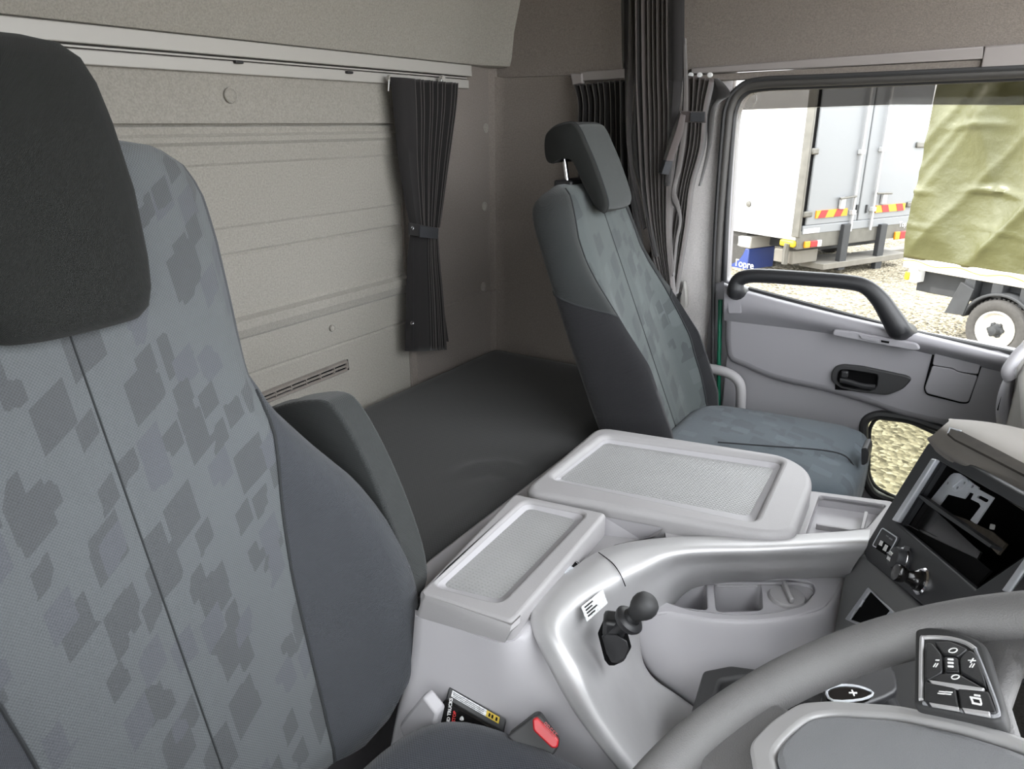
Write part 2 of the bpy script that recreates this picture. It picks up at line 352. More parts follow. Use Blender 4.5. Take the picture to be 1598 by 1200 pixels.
# ---- curtain rail on the rear wall
rl = root('trim_1', (RX+.03, 1.0, 1.35), kind='structure')
def rail_sec(z0, z1, d0, d1, name, m, y0=-.02, y1=1.9):
    return MB().prism([V((RX+d0, y0, z0)), V((RX+d1, y0, z0)), V((RX+d1*.9+.002, y0, z1)), V((RX+d0, y0, z1))], (0, y1-y0, 0)).build(name, M[m], rl, bevel=.002)
rail_sec(1.374, 1.404, .01, .034, 'upper_strip', 'rail'); rail_sec(1.342, 1.366, .01, .022, 'lower_strip', 'rail'); rail_sec(1.362, 1.378, .006, .012, 'channel', 'seal')
MB().box((RX+.024, .93, 1.369), (.010, 1.9, .003)).build('bead', M['rail'], rl)
for x, y in ((372, 97), (545, 113)): p = PX(x, y, 'x', RX+.026); MB().box(p, (.01, .02, .006)).build('stop_clip', M['black'], rl, bevel=.002)
# ---- left (passenger) side: felt side panel behind the door, header above
mb = MB()
xs = [-1.357, -1.33, -1.30, -1.1, -.9, -.75, -.66, -.63, -.615]
dd = [-.03, -.006, 0, 0, 0, 0, 0, .012, .03]
mb.slab([[V((x, DY+d, z)) for x, d in zip(xs, dd)] for z in (.0, .4, .70, .705, .71, 1.0, 1.38)], (0, .03, 0))
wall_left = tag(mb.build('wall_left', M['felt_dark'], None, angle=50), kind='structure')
MB().tube([PX(767, y, 'y', DY-.012) for y in (125, 300, 536)], .003, 6).build('corner_seam', M['felt'], wall_left)
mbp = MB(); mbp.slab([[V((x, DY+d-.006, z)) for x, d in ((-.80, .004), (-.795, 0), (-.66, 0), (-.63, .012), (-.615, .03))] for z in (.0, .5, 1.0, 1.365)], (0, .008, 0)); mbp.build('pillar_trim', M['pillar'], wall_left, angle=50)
button(1111, 606, .02, wall_left, 'y', DY-.002, (0, -1, 0), 'grey')
rows = []
for z, d in ((1.375, .012), (1.378, -.004), (1.42, -.006), (1.6, -.02), (1.8, -.08), (1.98, -.2)):
    rows.append([V((x, DY+d, z)) for x in (-1.36, -1.0, -.6, -.2, .3, .9)])
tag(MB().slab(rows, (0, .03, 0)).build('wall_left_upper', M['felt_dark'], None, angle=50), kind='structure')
# header rail over the door: two stepped strips and the front end piece
hr = root('trim_2', (-.3, DY, 1.36), kind='structure')
def hstrip(a, b, y, th, name, m):
    return plate(name, [PL(a+b[::-1], 'y', y)], (0, -1, 0), th, M[m], hr, bevel=.003)
hstrip([(1078, 106), (1535, 72)], [(1078, 116), (1535, 92)], DY-.018, .02, 'upper_strip', 'header')
hstrip([(1078, 117), (1533, 93)], [(1078, 128), (1533, 110)], DY-.012, .02, 'lower_strip', 'felt_dark')
hstrip([(1537, 72), (1680, 62)], [(1529, 112), (1680, 104)], DY-.02, .03, 'end_piece', 'header')
hstrip([(905, 112), (985, 107)], [(908, 127), (985, 121)], DY-.03, .02, 'curtain_track', 'header')
hstrip([(890, 115), (907, 115)], [(893, 133), (908, 130)], DY-.04, .02, 'track_end', 'header')
# ---- shell out of view: floor, ceiling, right rear wall, bulkhead under the windscreen
tag(MB().box((-.3, 1.0, -.03), (2.2, 2.1, .06)).build('floor', M['floor'], None, smooth=False), kind='structure')
tag(MB().box((-.45, 1.0, 2.0), (1.9, 2.1, .04)).build('ceiling', M['felt'], None, smooth=False), kind='structure')
tag(MB().box((-.97, -.05, 1.0), (.80, .04, 2.0)).build('wall_right', M['felt'], None, smooth=False), kind='structure')
dr2 = root('door_2', (.1, -.06, 0), kind='structure')  # unseen driver door, added shut to cut light from that side
wq = [V((-.50, -.035, .80)), V((.42, -.035, .74)), V((.42, -.035, 1.05)), V((.25, -.035, 1.36)), V((-.50, -.035, 1.36))]
plate('door_skin', [[V((-.565, -.035, .05)), V((.62, -.035, .05)), V((.62, -.035, 1.98)), V((-.565, -.035, 1.98))], rnd(wq, .05)], (0, 1, 0), .04, M['door'], dr2)
plate('pane', [rnd([p+V((0, -.02, 0)) for p in wq], .05)], (0, 1, 0), .004, M['glass'], dr2)
tag(MB().box((.78, 1.0, .35), (.05, 2.1, .8)).build('wall_front', M['black'], None, smooth=False), kind='structure')

# ================================================================== DOOR
door = root('door_1', (-.2, DY, .0), kind='structure')
WIN = [(1146, 205), (1150, 170), (1163, 148), (1190, 138), (1300, 133), (1640, 119), (1700, 580), (1580, 549), (1430, 522), (1160, 452), (1133, 437)]
win = [PX(x, y, 'y', DY) for x, y in WIN]
wl = rnd(win, [.03, .02, .02, .02, .02, .05, .05, .02, .02, .01, .01], 3)
LOW = [(1348, 655), (1370, 645), (1420, 652), (1500, 680), (1620, 735), (1620, 860), (1480, 806), (1400, 785), (1362, 772), (1348, 745)]
low = rnd(PL(LOW, 'y', DY), .02, 4)
# outline of the door skin
ox0, ox1 = -.612, .62
outline = [V((ox0, DY, .05)), V((ox1, DY, .05)), V((ox1, DY, 1.362)), V((ox0+.10, DY, 1.362)), V((ox0+.03, DY, 1.35)), V((ox0, DY, 1.30))]
plate('door_skin', [outline, wl, low], (0, -1, 0), .05, M['door'], door, bevel=.004)
# window frame, felt-coloured edge and rubber run
fr_in = win; fr = [PX(x, y, 'y', DY-.012) for x, y in ((1118, 440), (1124, 330), (1135, 200), (1141, 165), (1156, 141), (1188, 131), (1300, 126), (1640, 111))]
MB().tube(spl(fr, 5), .012, 10).build('frame_seal', M['seal'], door)
fr2 = [PX(x, y, 'y', DY-.004) for x, y in ((1130, 438), (1134, 330), (1143, 205), (1148, 170), (1161, 148), (1190, 138), (1300, 133), (1640, 119))]
MB().tube(spl(fr2, 5), .008, 10).build('glass_run', M['black'], door)
fr3 = [PX(x, y, 'y', DY-.02) for x, y in ((1112, 650), (1113, 470), (1117, 350), (1127, 210), (1133, 165), (1150, 138), (1185, 124), (1300, 119), (1640, 104))]
MB().tube(spl(fr3, 5), .006, 8).build('outer_seal', M['rubber'], door)
MB().tube(PL([(1124, 468), (1122, 560), (1121, 660)], 'y', DY-.02), .006, 8).build('edge_strip', M['green'], door)
# panes
plate('pane', [wl], (0, -1, 0), .004, M['glass'], door).location.y += .018
plate('low_pane', [low], (0, -1, 0), .004, M['glass2'], door).location.y += .03
VIS = PL([(1140, 172), (1142, 140), (1180, 128), (1640, 108), (1640, 164), (1400, 163)], 'y', DY+.09)
plate('rain_visor', [VIS], (0, -1, 0), .004, M['visor'], door)
MB().tube(PL([(1140, 173), (1400, 164), (1640, 165)], 'y', DY+.09), .002, 6).build('visor_edge', M['glass'], door)
# swelling upper panel
BUL = [(1130, 470), (1135, 443), (1160, 453), (1250, 477), (1400, 514), (1470, 536), (1600, 562), (1660, 660), (1570, 672), (1480, 668), (1400, 650), (1350, 632), (1280, 612), (1210, 596), (1160, 575), (1131, 555)]
plate('upper_panel', [spl(PL(BUL, 'y', DY-.05), 3, True)], (0, -1, 0), .055, M['door'], door, bevel=.022, res=4)
lpn = [V((-.545, DY-.03, .05)), V((ox1, DY-.03, .05)), V((ox1, DY-.03, .56)), V((.1, DY-.03, .60)), V((-.3, DY-.03, .66)), V((-.545, DY-.03, .70))]
lowp = rnd([PX(x, y, 'y', DY-.03) for x, y in LOW], .02, 4)
plate('lower_panel', [lpn, lowp], (0, -1, 0), .03, M['door'], door, bevel=.008)
# ledge running under the grab handle
led = [[PX(x, y, 'y', DY-.05-d) for x, y in r] for r, d in (
    (((1130, 441), (1170, 454), (1300, 488), (1420, 516), (1540, 545), (1640, 570)), -.01),
    (((1130, 446), (1170, 460), (1300, 493), (1420, 521), (1540, 550), (1640, 575)), .022),
    (((1130, 480), (1170, 483), (1290, 507), (1410, 531), (1540, 562), (1640, 590)), .028),
    (((1130, 500), (1170, 505), (1290, 520), (1410, 543), (1540, 575), (1640, 600)), .0))]
MB().grid(patch(led, 4, 4)).build('ledge', M['door'], door, angle=70)
MB().tube(PL([(1168, 452), (1300, 487), (1430, 521), (1590, 554)], 'y', DY-.03), .009, 8).build('belt_seal', M['black'], door)
# small blank cover
cv = plate('blank_cover', [rnd(PL([(1135, 472), (1156, 472), (1157, 489), (1137, 489)], 'y', DY-.0795), .004)], (0, -1, 0), .004, M['door'], door, bevel=.001)
# grab handle
gp = spl(PL([(1149, 466), (1148, 452), (1152, 438), (1168, 431), (1200, 431), (1260, 435), (1320, 440), (1350, 447), (1372, 466), (1388, 490), (1402, 513), (1408, 526)], 'y', DY-.085), 5)
gp = [p+V((0, .06*max(0, 1-i/4)+.045*max(0, 1-(len(gp)-1-i)/5), 0)) for i, p in enumerate(gp)]
n_ = len(gp); rr = [max(.019, .027-.0008*i) if i < 12 else (.019+.012*max(0, (i-n_*.62)/(n_*.38))) for i in range(n_)]
MB().tube(gp, rr, 14, flat=((0, 1, 0), .85)).build('grab_handle', M['black'], door)
MB().tube(ell(PX(1167, 156, 'y', DY+.012), (1, 0, 0), (0, 0, 1), .022, .020, 28), .0012, 5, closed=True).build('glass_mark', M['rail'], door)
# window switch strip
sw = plate('switch_strip', [rnd(PL([(1300, 514), (1330, 517), (1432, 536), (1437, 546), (1425, 548), (1298, 524)], 'y', DY-.084), .012)], (0, -1, 0), .012, M['door'], door, bevel=.004)
plate('switch', [rnd(PL([(1340, 523), (1372, 529), (1370, 534), (1345, 529)], 'y', DY-.087), .003)], (0, -1, 0), .006, M['door'], sw, bevel=.001)
plate('slot', [PL([(1375, 531), (1388, 533), (1387, 536), (1375, 534)], 'y', DY-.0855)], (0, -1, 0), .004, M['matte'], sw)
# pull handle in its recess
HB = [(1303, 572), (1315, 569), (1345, 572), (1415, 587), (1423, 592), (1410, 607), (1385, 617), (1330, 611), (1305, 602), (1297, 594), (1297, 582)]
bz = plate('handle_bezel', [rnd(PL(HB, 'y', DY-.060), .012), rnd(PL([(1309, 578), (1320, 577), (1370, 585), (1368, 604), (1355, 611), (1312, 604), (1305, 595)], 'y', DY-.060), .008)], (0, -1, 0), .014, M['rubber'], door, bevel=.003)
plate('recess', [PL([(1303, 574), (1373, 582), (1372, 613), (1303, 608)], 'y', DY-.051)], (0, -1, 0), .006, M['matte'], bz)
MB().tube(spl(PL([(1311, 593), (1325, 596), (1345, 602), (1366, 604)], 'y', DY-.07), 4), .007, 8, flat=((0, 1, 0), .6)).build('pull_lever', M['black'], bz)
MB().box(PX(1318, 584, 'y', DY-.068), (.018, .012, .02)).build('lock_knob', M['black'], bz, bevel=.004)
# ashtray / speaker cover
CVR = [(1462, 540), (1530, 554), (1534, 566), (1512, 630), (1500, 630), (1445, 616), (1441, 606), (1456, 548)]
plate('cover_gap', [rnd(PL(CVR, 'y', DY-.0515), .008)], (0, -1, 0), .003, M['matte'], door)
plate('upper_cover', [rnd(PL([(1462, 542), (1529, 556), (1531, 566), (1526, 585), (1495, 580), (1487, 575), (1455, 570), (1459, 549)], 'y', DY-.057), .006)], (0, -1, 0), .008, M['door'], door, bevel=.002)
plate('lower_cover', [rnd(PL([(1455, 571), (1487, 576), (1495, 581), (1526, 587), (1511, 628), (1500, 628), (1446, 614), (1443, 606)], 'y', DY-.057), .006)], (0, -1, 0), .008, M['door'], door, bevel=.002)
# low window seal
MB().tube(lowp, .011, 8, closed=True).build('low_seal', M['rubber'], door)
lo2 = rnd(PL([(1357, 668), (1365, 655), (1372, 652), (1420, 658), (1490, 690), (1620, 742), (1620, 845), (1480, 795), (1400, 778), (1365, 760), (1355, 740)], 'y', DY+.02), .02, 4)
MB().tube(lo2, .005, 6, closed=True).build('low_frame', M['rubber'], door)
# grey assist bar at the B pillar
ab = tag(MB().tube(spl(PL([(1098, 572), (1106, 575), (1122, 578), (1138, 583), (1150, 592), (1156, 605), (1156, 630), (1154, 665)], 'y', DY-.09), 4), .014, 12).build('assist_bar', M['grey'], None), 'grey plastic bent assist bar beside the passenger seat', 'handle')
hk = root('belt_hook', PX(1066, 470, 'y', DY-.02), 'pale plastic curtain hook on the pillar behind passenger seat', 'hook')
plate('hook_plate', [rnd(PL([(1066, 438), (1071, 450), (1072, 478), (1066, 486), (1060, 480), (1061, 458)], 'y', DY-.03), .006)], (0, -1, 0), .02, M['rail'], hk, bevel=.005)
MB().tube(PL([(1062, 457), (1058, 466), (1057, 474)], 'y', DY-.04), .004, 8).build('prong', M['black'], hk)

sb_ = root('seat_belt', PX(1112, 655, 'y', 1.96), 'black seat belt and anchor between passenger seat and door', 'seat belt')
MB().prism(PL([(1096, 612), (1102, 610), (1132, 656), (1126, 660)], 'y', 1.97), (0, .004, 0)).build('webbing', M['black'], sb_)
MB().box(PX(1106, 650, 'y', 1.95), (.05, .03, .035)).build('anchor', M['matte'], sb_, bevel=.006)
MB().lathe(PX(1104, 640, 'y', 1.93), (0, -1, 0), [(.006, 0), (.006, .004), (0, .005)], 12).build('bolt', M['steel'], sb_)
# ================================================================== BED
bz_ = .530
mb = MB(); nx, ny = 40, 70
x0, x1, y0, y1 = RX+.016, -.715, .02, DY-.03
rows = []
for i in range(nx+1):
    u = i/nx; row = []
    for j in range(ny+1):
        v = j/ny; x = x0+(x1-x0)*u; y = y0+(y1-y0)*v
        e = min(u*(x1-x0), (1-u)*(x1-x0), (1-v)*(y1-y0)*1.0)
        z = bz_-.035*max(0, 1-e/.045)**2
        q = PX(765, 752, 'z', bz_); d = ((x-q.x)*1.2+.02)**2+((y-q.y)*.6)**2
        r_ = math.sqrt((x-q.x)**2+(y-q.y)**2)
        z += (-.008*math.exp(-((r_-.05)/.014)**2)+.009*math.exp(-((r_-.078)/.018)**2))*max(0, min(1, .5+(y-q.y)*14))
        z += .004*math.exp(-((x-x1+.03)/.03)**2)*math.sin(y*26)*.3
        row.append(V((x, y, z)))
    rows.append(row)
mb.grid(rows)
bot = .36
edge = [rows[0][j] for j in range(ny+1)]+[rows[i][ny] for i in range(1, nx+1)]+[rows[nx][j] for j in range(ny-1, -1, -1)]+[rows[i][0] for i in range(nx-1, 0, -1)]
mb.grid([edge, [V((p.x, p.y, bot)) for p in edge]], closed=True)
tag(mb.build('bed_mattress', M['bed'], None, angle=70), 'black vinyl covered bunk mattress along the rear wall', 'mattress')
tag(MB().box(((x0+x1)/2, 1.02, .18), (x1-x0-.02, 2.02, .358)).build('bunk_base', M['grey'], None, bevel=.01), 'grey bunk base box under the mattress', 'bunk')

# ---- vent in the rear wall
vt = root('air_vent', PX(490, 590, 'x', RX), 'long grey slotted air vent low on the rear wall', 'vent')
vo_ = PL([(543, 561), (545, 575), (400, 634), (398, 618)], 'x', RX+.008)
plate('frame', [rnd(vo_, .006), PL([(541, 565), (541, 576), (404, 630), (404, 622)], 'x', RX+.008)], (1, 0, 0), .014, M['felt_dark'], vt, bevel=.003)
plate('backing', [PL([(543, 561), (545, 577), (402, 632), (400, 620)], 'x', RX+.003)], (1, 0, 0), .003, M['matte'], vt)
a, b = PL([(541, 570.5), (402, 626.5)], 'x', RX+.008)
MB().tube([a, b], .003, 6).build('slat', M['felt_dark'], vt)
a2, b2 = PL([(541, 564), (404, 619)], 'x', RX+.009); MB().tube([a2, b2], .004, 6).build('slat', M['felt_dark'], vt)
a2, b2 = PL([(541, 577), (404, 632)], 'x', RX+.009); MB().tube([a2, b2], .004, 6).build('slat', M['felt_dark'], vt)
for k in range(6):
    p = a.lerp(b, .16+k*.165); MB().box(p, (.006, .003, .022)).build('divider', M['felt_dark'], vt)

# ================================================================== SEATS
def seat_back(par, cy, x_at, z0, k, wt, wi, lift, tf, tb, ztop, m_ins, m_side, wtop=None, liftpos=.72, split=None):
    """loft of the backrest; the insert cloth and the two bolsters are parts"""
    et = V((-k, 0, 1)).normalized(); en = V((et.z, 0, -et.x)); es = V((0, 1, 0))
    zs = [z for z, _ in wt]; nz = 44; rings = []; wi_ = []
    def pt(z): return V((x_at-(z-z0)*k, cy, z))
    NF = 10; NI = 16; NBk = 14
    for i in range(nz+1):
        z = zs[0]+(zs[-1]-zs[0])*i/nz
        wd = lerp(wt, z); a = min(lerp(wi, z), wd*.93); L = lerp(lift, z)
        endf = 1.0
        top = (zs[-1]-z)/.045
        if top < 1: endf = math.sqrt(max(0, 1-(1-top)**2))*.97+.03
        bt = (z-zs[0])/.05
        if bt < 1: endf = min(endf, math.sqrt(max(0, 1-(1-bt)**2))*.9+.1)
        wd2 = wd; T = tf*endf; B = tb*endf
        def nf(s):
            q = min(1, abs(s)/wd2); base = T*((max(0, 1-q**6))**.5)-T
            l = L*math.exp(-((q-liftpos)/.2)**2) if q < liftpos else L*math.exp(-((q-liftpos)/.22)**2)
            l *= max(0, 1-q**8)
            groove = -.006*math.exp(-((abs(s)-a)/.006)**2)*endf
            crease = -.004*math.exp(-(s/.008)**2)*endf
            return base+l*endf+groove+crease-tf*(1-endf)*.6
        ss = [-a+2*a*j/NI for j in range(NI+1)]
        out = [a+(wd2-a)*(1-(1-j/NF)**2.2) for j in range(1, NF+1)]
        ring = [(s, nf(s)) for s in ss]+[(s, nf(s)) for s in out]
        back = [wd2*math.cos(math.pi*j/NBk) for j in range(1, NBk)]
        ring += [(s, -T-tf*(1-endf)*.6-B*((max(0, 1-abs(s/wd2)**4))**.5)) for s in back]
        ring += [(-s, nf(-s)) for s in reversed(out)]
        rings.append([pt(z)+es*s+en*n for s, n in ring])
    ni = NI+1
    MB().grid([r[:ni] for r in rings]).build('insert', m_ins, par, angle=80)
    bol = [r[ni-1:]+[r[0]] for r in rings]
    if split is None: MB().grid(bol).cap(rings[-1]).cap(rings[0]).build('bolster_cover', m_side, par, angle=60)
    else:
        nb = len(bol[0]); lo_, up_ = MB(), MB(); lc, uc = [], []
        def at_z(j, z):
            f = (z-zs[0])/(zs[-1]-zs[0])*nz; i = max(0, min(nz-1, int(f))); return bol[i][j].lerp(bol[i+1][j], f-i)
        for j in range(nb):
            q = min(1, min(j, nb-1-j)/(NF+2)); zc = split[0]+(split[1]-split[0])*q**.7
            lc.append([at_z(j, zs[0]+(zc-zs[0])*k/30) for k in range(31)]); uc.append([at_z(j, zc+(zs[-1]-zc)*k/20) for k in range(21)])
        lo_.grid(lc); up_.grid(uc)
        MB().tube([c[-1] for c in lc[:NF+4]], .0025, 6).build('bolster_seam', M['thread'], par); MB().tube([c[-1] for c in lc[nb-NF-4:]], .0025, 6).build('bolster_seam', M['thread'], par)
        lo_.cap(rings[0]).build('bolster_cover', m_side, par, angle=60); up_.cap(rings[-1]).build('upper_cover', split[2], par, angle=60)
    MB().tube([r[NI//2]+en*.0006 for r in rings[2:-1]], .0011, 5).build('centre_stitch', M['thread'], par)
    sel = [i for i in range(1, nz) if lerp(wi, zs[0]+(zs[-1]-zs[0])*i/nz) < lerp(wt, zs[0]+(zs[-1]-zs[0])*i/nz)*.9]
    for q in (0, NI): MB().tube([rings[i][q]+en*.001 for i in sel], .002, 6).build('piping', M['thread'], par)
    return et, en, rings

# ---- driver seat
ds = root('driver_seat', (-.45, .38, 0), 'dark grey driver seat with patterned cloth backrest at far left', 'seat')
seat_back(ds, .38, -.632, .541, .277,
          [(.42, .20), (.45, .265), (.50, .352), (.56, .384), (.62, .388), (.70, .370), (.77, .334), (.84, .280), (.90, .240), (.95, .225), (1.05, .236), (1.12, .242), (1.17, .242), (1.205, .232), (1.225, .212), (1.24, .175), (1.248, .12)],
          [(.42, .140), (.51, .150), (.69, .164), (.85, .186), (.93, .206), (.96, .30)],
          [(.42, .04), (.5, .075), (.65, .08), (.77, .06), (.9, .02), (1.0, .0)], .075, .05, 1.24, M['insert'], M['seat_side'], liftpos=.82)
# headrest
def head_loft(name, cy, pts, kx, x0, z0, mt, par, th=.11):
    rings = []
    for z, wd, tt, fo in pts:
        c = V((x0-(z-z0)*kx+fo, cy, z)); ring = []
        for j in range(36):
            a = 2*math.pi*j/36; cs, sn = math.cos(a), math.sin(a); e = .55
            ring.append(c+V((tt*(abs(sn)**e*(1 if sn > 0 else -1)-1)*.5, wd*abs(cs)**e*(1 if cs > 0 else -1), 0)))
        rings.append(ring)
    return MB().loft(rings).build(name, mt, par, angle=80)
hd = [(1.046, .050, .05, .012), (1.050, .072, .08, .025), (1.060, .084, .105, .034), (1.080, .092, .12, .04), (1.11, .099, .125, .042), (1.18, .109, .125, .042), (1.25, .111, .122, .038), (1.29, .111, .114, .03), (1.315, .106, .09, .018), (1.329, .092, .065, .004), (1.335, .06, .03, -.012)]
head_loft('headrest', .383, hd, .277, -.632, .541, M['headrest'], ds)
# cushion
def cushion(par, name, c, d, mt, r=.05, crown=.02, tilt=0, e=.32):
    mb = MB(); N = 20; rows = []
    rings = []
    for (zz, ins) in ((-.5, .6), (-.42, .15), (-.3, .0), (.2, 0), (.34, .08), (.42, .25), (.48, .6), (.5, 1.0)):
        hx, hy = d[0]/2-ins*r, d[1]/2-ins*r; ring = []
        for j in range(48):
            a = 2*math.pi*j/48; cs, sn = math.cos(a), math.sin(a)
            x = hx*abs(cs)**e*(1 if cs > 0 else -1); y = hy*abs(sn)**e*(1 if sn > 0 else -1)
            ring.append(V((c[0]+x, c[1]+y, c[2]+zz*d[2]+tilt*x)))
        rings.append(ring)
    mb.loft(rings, caps=False).cap(rings[0])
    top = rings[-1]; cc = V((c[0], c[1], c[2]+d[2]*.5+crown))
    prev = top
    for t in (.75, .5, .25, .05):
        cur = [cc+(p-cc)*t+V((0, 0, -crown*(t**2)+crown*t*1.0*0)) for p in top]
        cur = [V((p.x, p.y, c[2]+d[2]*.5+crown*(1-t*t)+tilt*(p.x-c[0]))) for p in cur]
        mb.grid([prev, cur], closed=True); prev = cur
    mb.cap(prev)
    return mb.build(name, mt, par, angle=70)
cushion(ds, 'seat_cushion', (-.26, .375, .452), (.54, .53, .14), M['cushion'], r=.05, crown=.012, e=.42)
MB().box((-.36, .37, .25), (.42, .40, .2)).build('seat_base', M['black'], ds, bevel=.02)
MB().box((-.36, .37, .08), (.50, .36, .16)).build('seat_rail', M['black'], ds, bevel=.02)
# folded armrest beside the backrest
ar = [(445, 640), (470, 620), (505, 611), (540, 610), (562, 626), (592, 675), (625, 745), (655, 825), (668, 880), (666, 912), (650, 926), (600, 860), (520, 760)]
MB().prism(spl(PL(ar, 'y', .745), 3, True), (0, -.05, 0)).build('armrest', M['armrest'], ds, bevel=.014, seg=4)
# recliner strap seen in the gap
# ---- passenger seat
ps = root('passenger_seat', (-.4, 1.68, 0), 'grey patterned passenger seat with headrest beside the window', 'seat')
seat_back(ps, 1.685, -.565, .536, .43,
          [(.44, .17), (.47, .205), (.54, .225), (.65, .230), (.80, .226), (.9, .220), (.98, .214), (1.05, .206), (1.09, .192), (1.115, .165), (1.128, .11)],
          [(.44, .135), (.6, .150), (.85, .158), (1.0, .155), (1.12, .12)],
          [(.44, .05), (.55, .085), (.7, .085), (.8, .05), (.9, .012), (.95, .0)], .075, .035, 1.12, M['insert2'], M['seat'], liftpos=.80, split=(.80, .915, M['passupper']))
# side panel seam of the near bolster
HS = [(848, 214), (852, 205), (863, 196), (880, 191), (893, 192), (903, 205), (911, 223), (924, 253), (941, 301), (945, 322), (939, 333), (930, 325), (911, 290), (900, 264), (892, 251), (883, 247), (872, 248), (858, 255), (850, 249), (847, 231)]
hs = spl(PL(HS, 'y', 1.60), 3, True)
rings = []
c0 = sum(hs, V())/len(hs)
for dy, sc in ((.0, .93), (.004, .97), (.012, .995), (.02, 1.0), (.130, 1.0), (.146, .98), (.157, .95), (.163, .90)):
    rings.append([V((c0.x+(p.x-c0.x)*sc, 1.60+dy, c0.z+(p.z-c0.z)*sc)) for p in hs])
hr_ = MB().loft(rings).build('headrest', M['headrest'], ps, angle=80)
MB().tube([V((c0.x+(p.x-c0.x)*1.0, 1.617, c0.z+(p.z-c0.z)*1.0)) for p in hs], .0018, 5, closed=True).build('piping', M['thread'], hr_)
ff = [p for p in hs[hs.index(min(hs, key=lambda p: (p-PX(897, 195, 'y', 1.60)).length)):hs.index(min(hs, key=lambda p: (p-PX(942, 328, 'y', 1.60)).length))+1]]
rows = []
for dy, sc in ((.019, 1.0), (.028, 1.012), (.06, 1.03), (.10, 1.03), (.130, 1.018), (.146, 1.0), (.157, .965)):
    rows.append([V((c0.x+(p.x-c0.x)*sc, 1.60+dy, c0.z+(p.z-c0.z)*sc)) for p in ff])
MB().slab(rows, (-.006, 0, -.001)).build('face_panel', M['headface'], hr_, angle=80)
for y in (1.632, 1.712): MB().tube([PX(876, 245, 'y', 1.62)+V((0, y-1.62, .01)), PX(884, 285, 'y', 1.62)+V((0, y-1.62, -.02))], .006, 10).build('headrest_post', M['chrome'], ps)
MB().box(PX(884, 282, 'y', 1.632)+V((0, .04, -.008)), (.05, .12, .02)).build('post_guide', M['black'], ps, bevel=.005)
# cushion of the passenger seat
pc = cushion(ps, 'seat_cushion', (-.345, 1.66, .468), (.45, .44, .16), M['insert3'], r=.05, crown=.012, tilt=.03)
MB().box((-.33, 1.67, .25), (.40, .38, .34)).build('seat_base', M['black'], ps, bevel=.02)
st = [PX(x, y, 'z', z) for x, y, z in ((1120, 690, .562), (1200, 696, .567), (1280, 702, .567), (1318, 711, .560), (1334, 730, .54))]
MB().tube(spl(st, 5), .0018, 6).build('seam', M['thread'], pc)
MB().prism(rnd(PL([(1344, 700), (1353, 699), (1356, 708), (1354, 722), (1349, 726), (1344, 726)], 'y', 1.62), .004), (0, .06, 0)).build('recline_lever', M['black'], ps, bevel=.003)

# ================================================================== ENGINE HUMP / CONSOLE
G = .62
con = root('engine_console', (-.4, 1.05, 0), 'light grey plastic engine cover console between the two seats', 'console')
# hump body behind the silver trim
hb = [V((-.69, .80, 0)), V((-.60, .72, 0)), V((-.50, .685, 0)), V((-.42, .76, 0)), V((-.405, .98, 0)), V((-.34, 1.07, 0)), V((-.02, 1.30, 0)), V((-.02, 1.44, 0)), V((-.69, 1.44, 0))]
MB().prism(hb, (0, 0, .555)).build('hump', M['grey_smooth'], con, bevel=.008)
# large lid
def lid(name, outer, inner, flo, z, zf, th, bev, label, rad=.04):
    t = root(name, sum(PL(outer, 'z', z-th), V())/len(outer), label, 'lid')
    O = rnd(PL(outer, 'z', z), rad, 6); I = rnd(PL(inner, 'z', z), .018, 5); Fl = rnd(PL(flo, 'z', zf), .014, 5)
    plate('lid_rim', [O, I], (0, 0, 1), th, M['grey'], t, bevel=bev, res=4)
    MB().grid([[p+V((0, 0, -bev*.8)) for p in I], Fl], closed=True).build('tray_wall', M['grey_smooth'], t, angle=70)
    o = plate('tray', [Fl], (0, 0, 1), .004, M['tray'], t)
    return t
def tray_mat():
    m = mat('tray_plastic', srgb(142, 142, 142), .55, spec=.35, var=(10, .04)); nt = m.node_tree; L = nt.links
    tc = nt.nodes.new('ShaderNodeTexCoord'); mp = nt.nodes.new('ShaderNodeMapping'); mp.inputs['Scale'].default_value = (150, 150, 0); mp.inputs['Rotation'].default_value = (0, 0, R_(4)); L.new(tc.outputs['Object'], mp.inputs[0])
    vo = nt.nodes.new('ShaderNodeTexVoronoi'); vo.inputs['Randomness'].default_value = 0; vo.inputs['Scale'].default_value = 1; L.new(mp.outputs[0], vo.inputs['Vector'])
    mr = nt.nodes.new('ShaderNodeMapRange'); mr.inputs[1].default_value = .34; mr.inputs[2].default_value = .14; L.new(vo.outputs['Distance'], mr.inputs[0])
    bp = nt.nodes.new('ShaderNodeBump'); bp.inputs['Distance'].default_value = .0012; bp.inputs['Strength'].default_value = .4; L.new(mr.outputs[0], bp.inputs['Height']); L.new(bp.outputs[0], nt.nodes['Principled BSDF'].inputs['Normal'])
    return m
M['tray'] = tray_mat()
big = lid('console_lid', [(812, 765), (933, 664), (1225, 709), (1262, 730), (1270, 752), (1240, 832), (1195, 833)], [(861, 745), (945, 679), (1221, 717), (1176, 812)], [(872, 748), (945, 691), (1208, 731), (1168, 806)], G, G-.017, .055, .012, 'large grey console lid with dotted tray beside passenger seat')
sml = lid('console_lid', [(651, 925), (802, 769), (948, 800), (800, 972)], [(676, 912), (820, 781), (915, 800), (780, 940)], [(690, 915), (825, 793), (900, 811), (780, 936)], G, G-.013, .045, .007, 'small grey console lid with dotted tray beside the driver seat', .012)
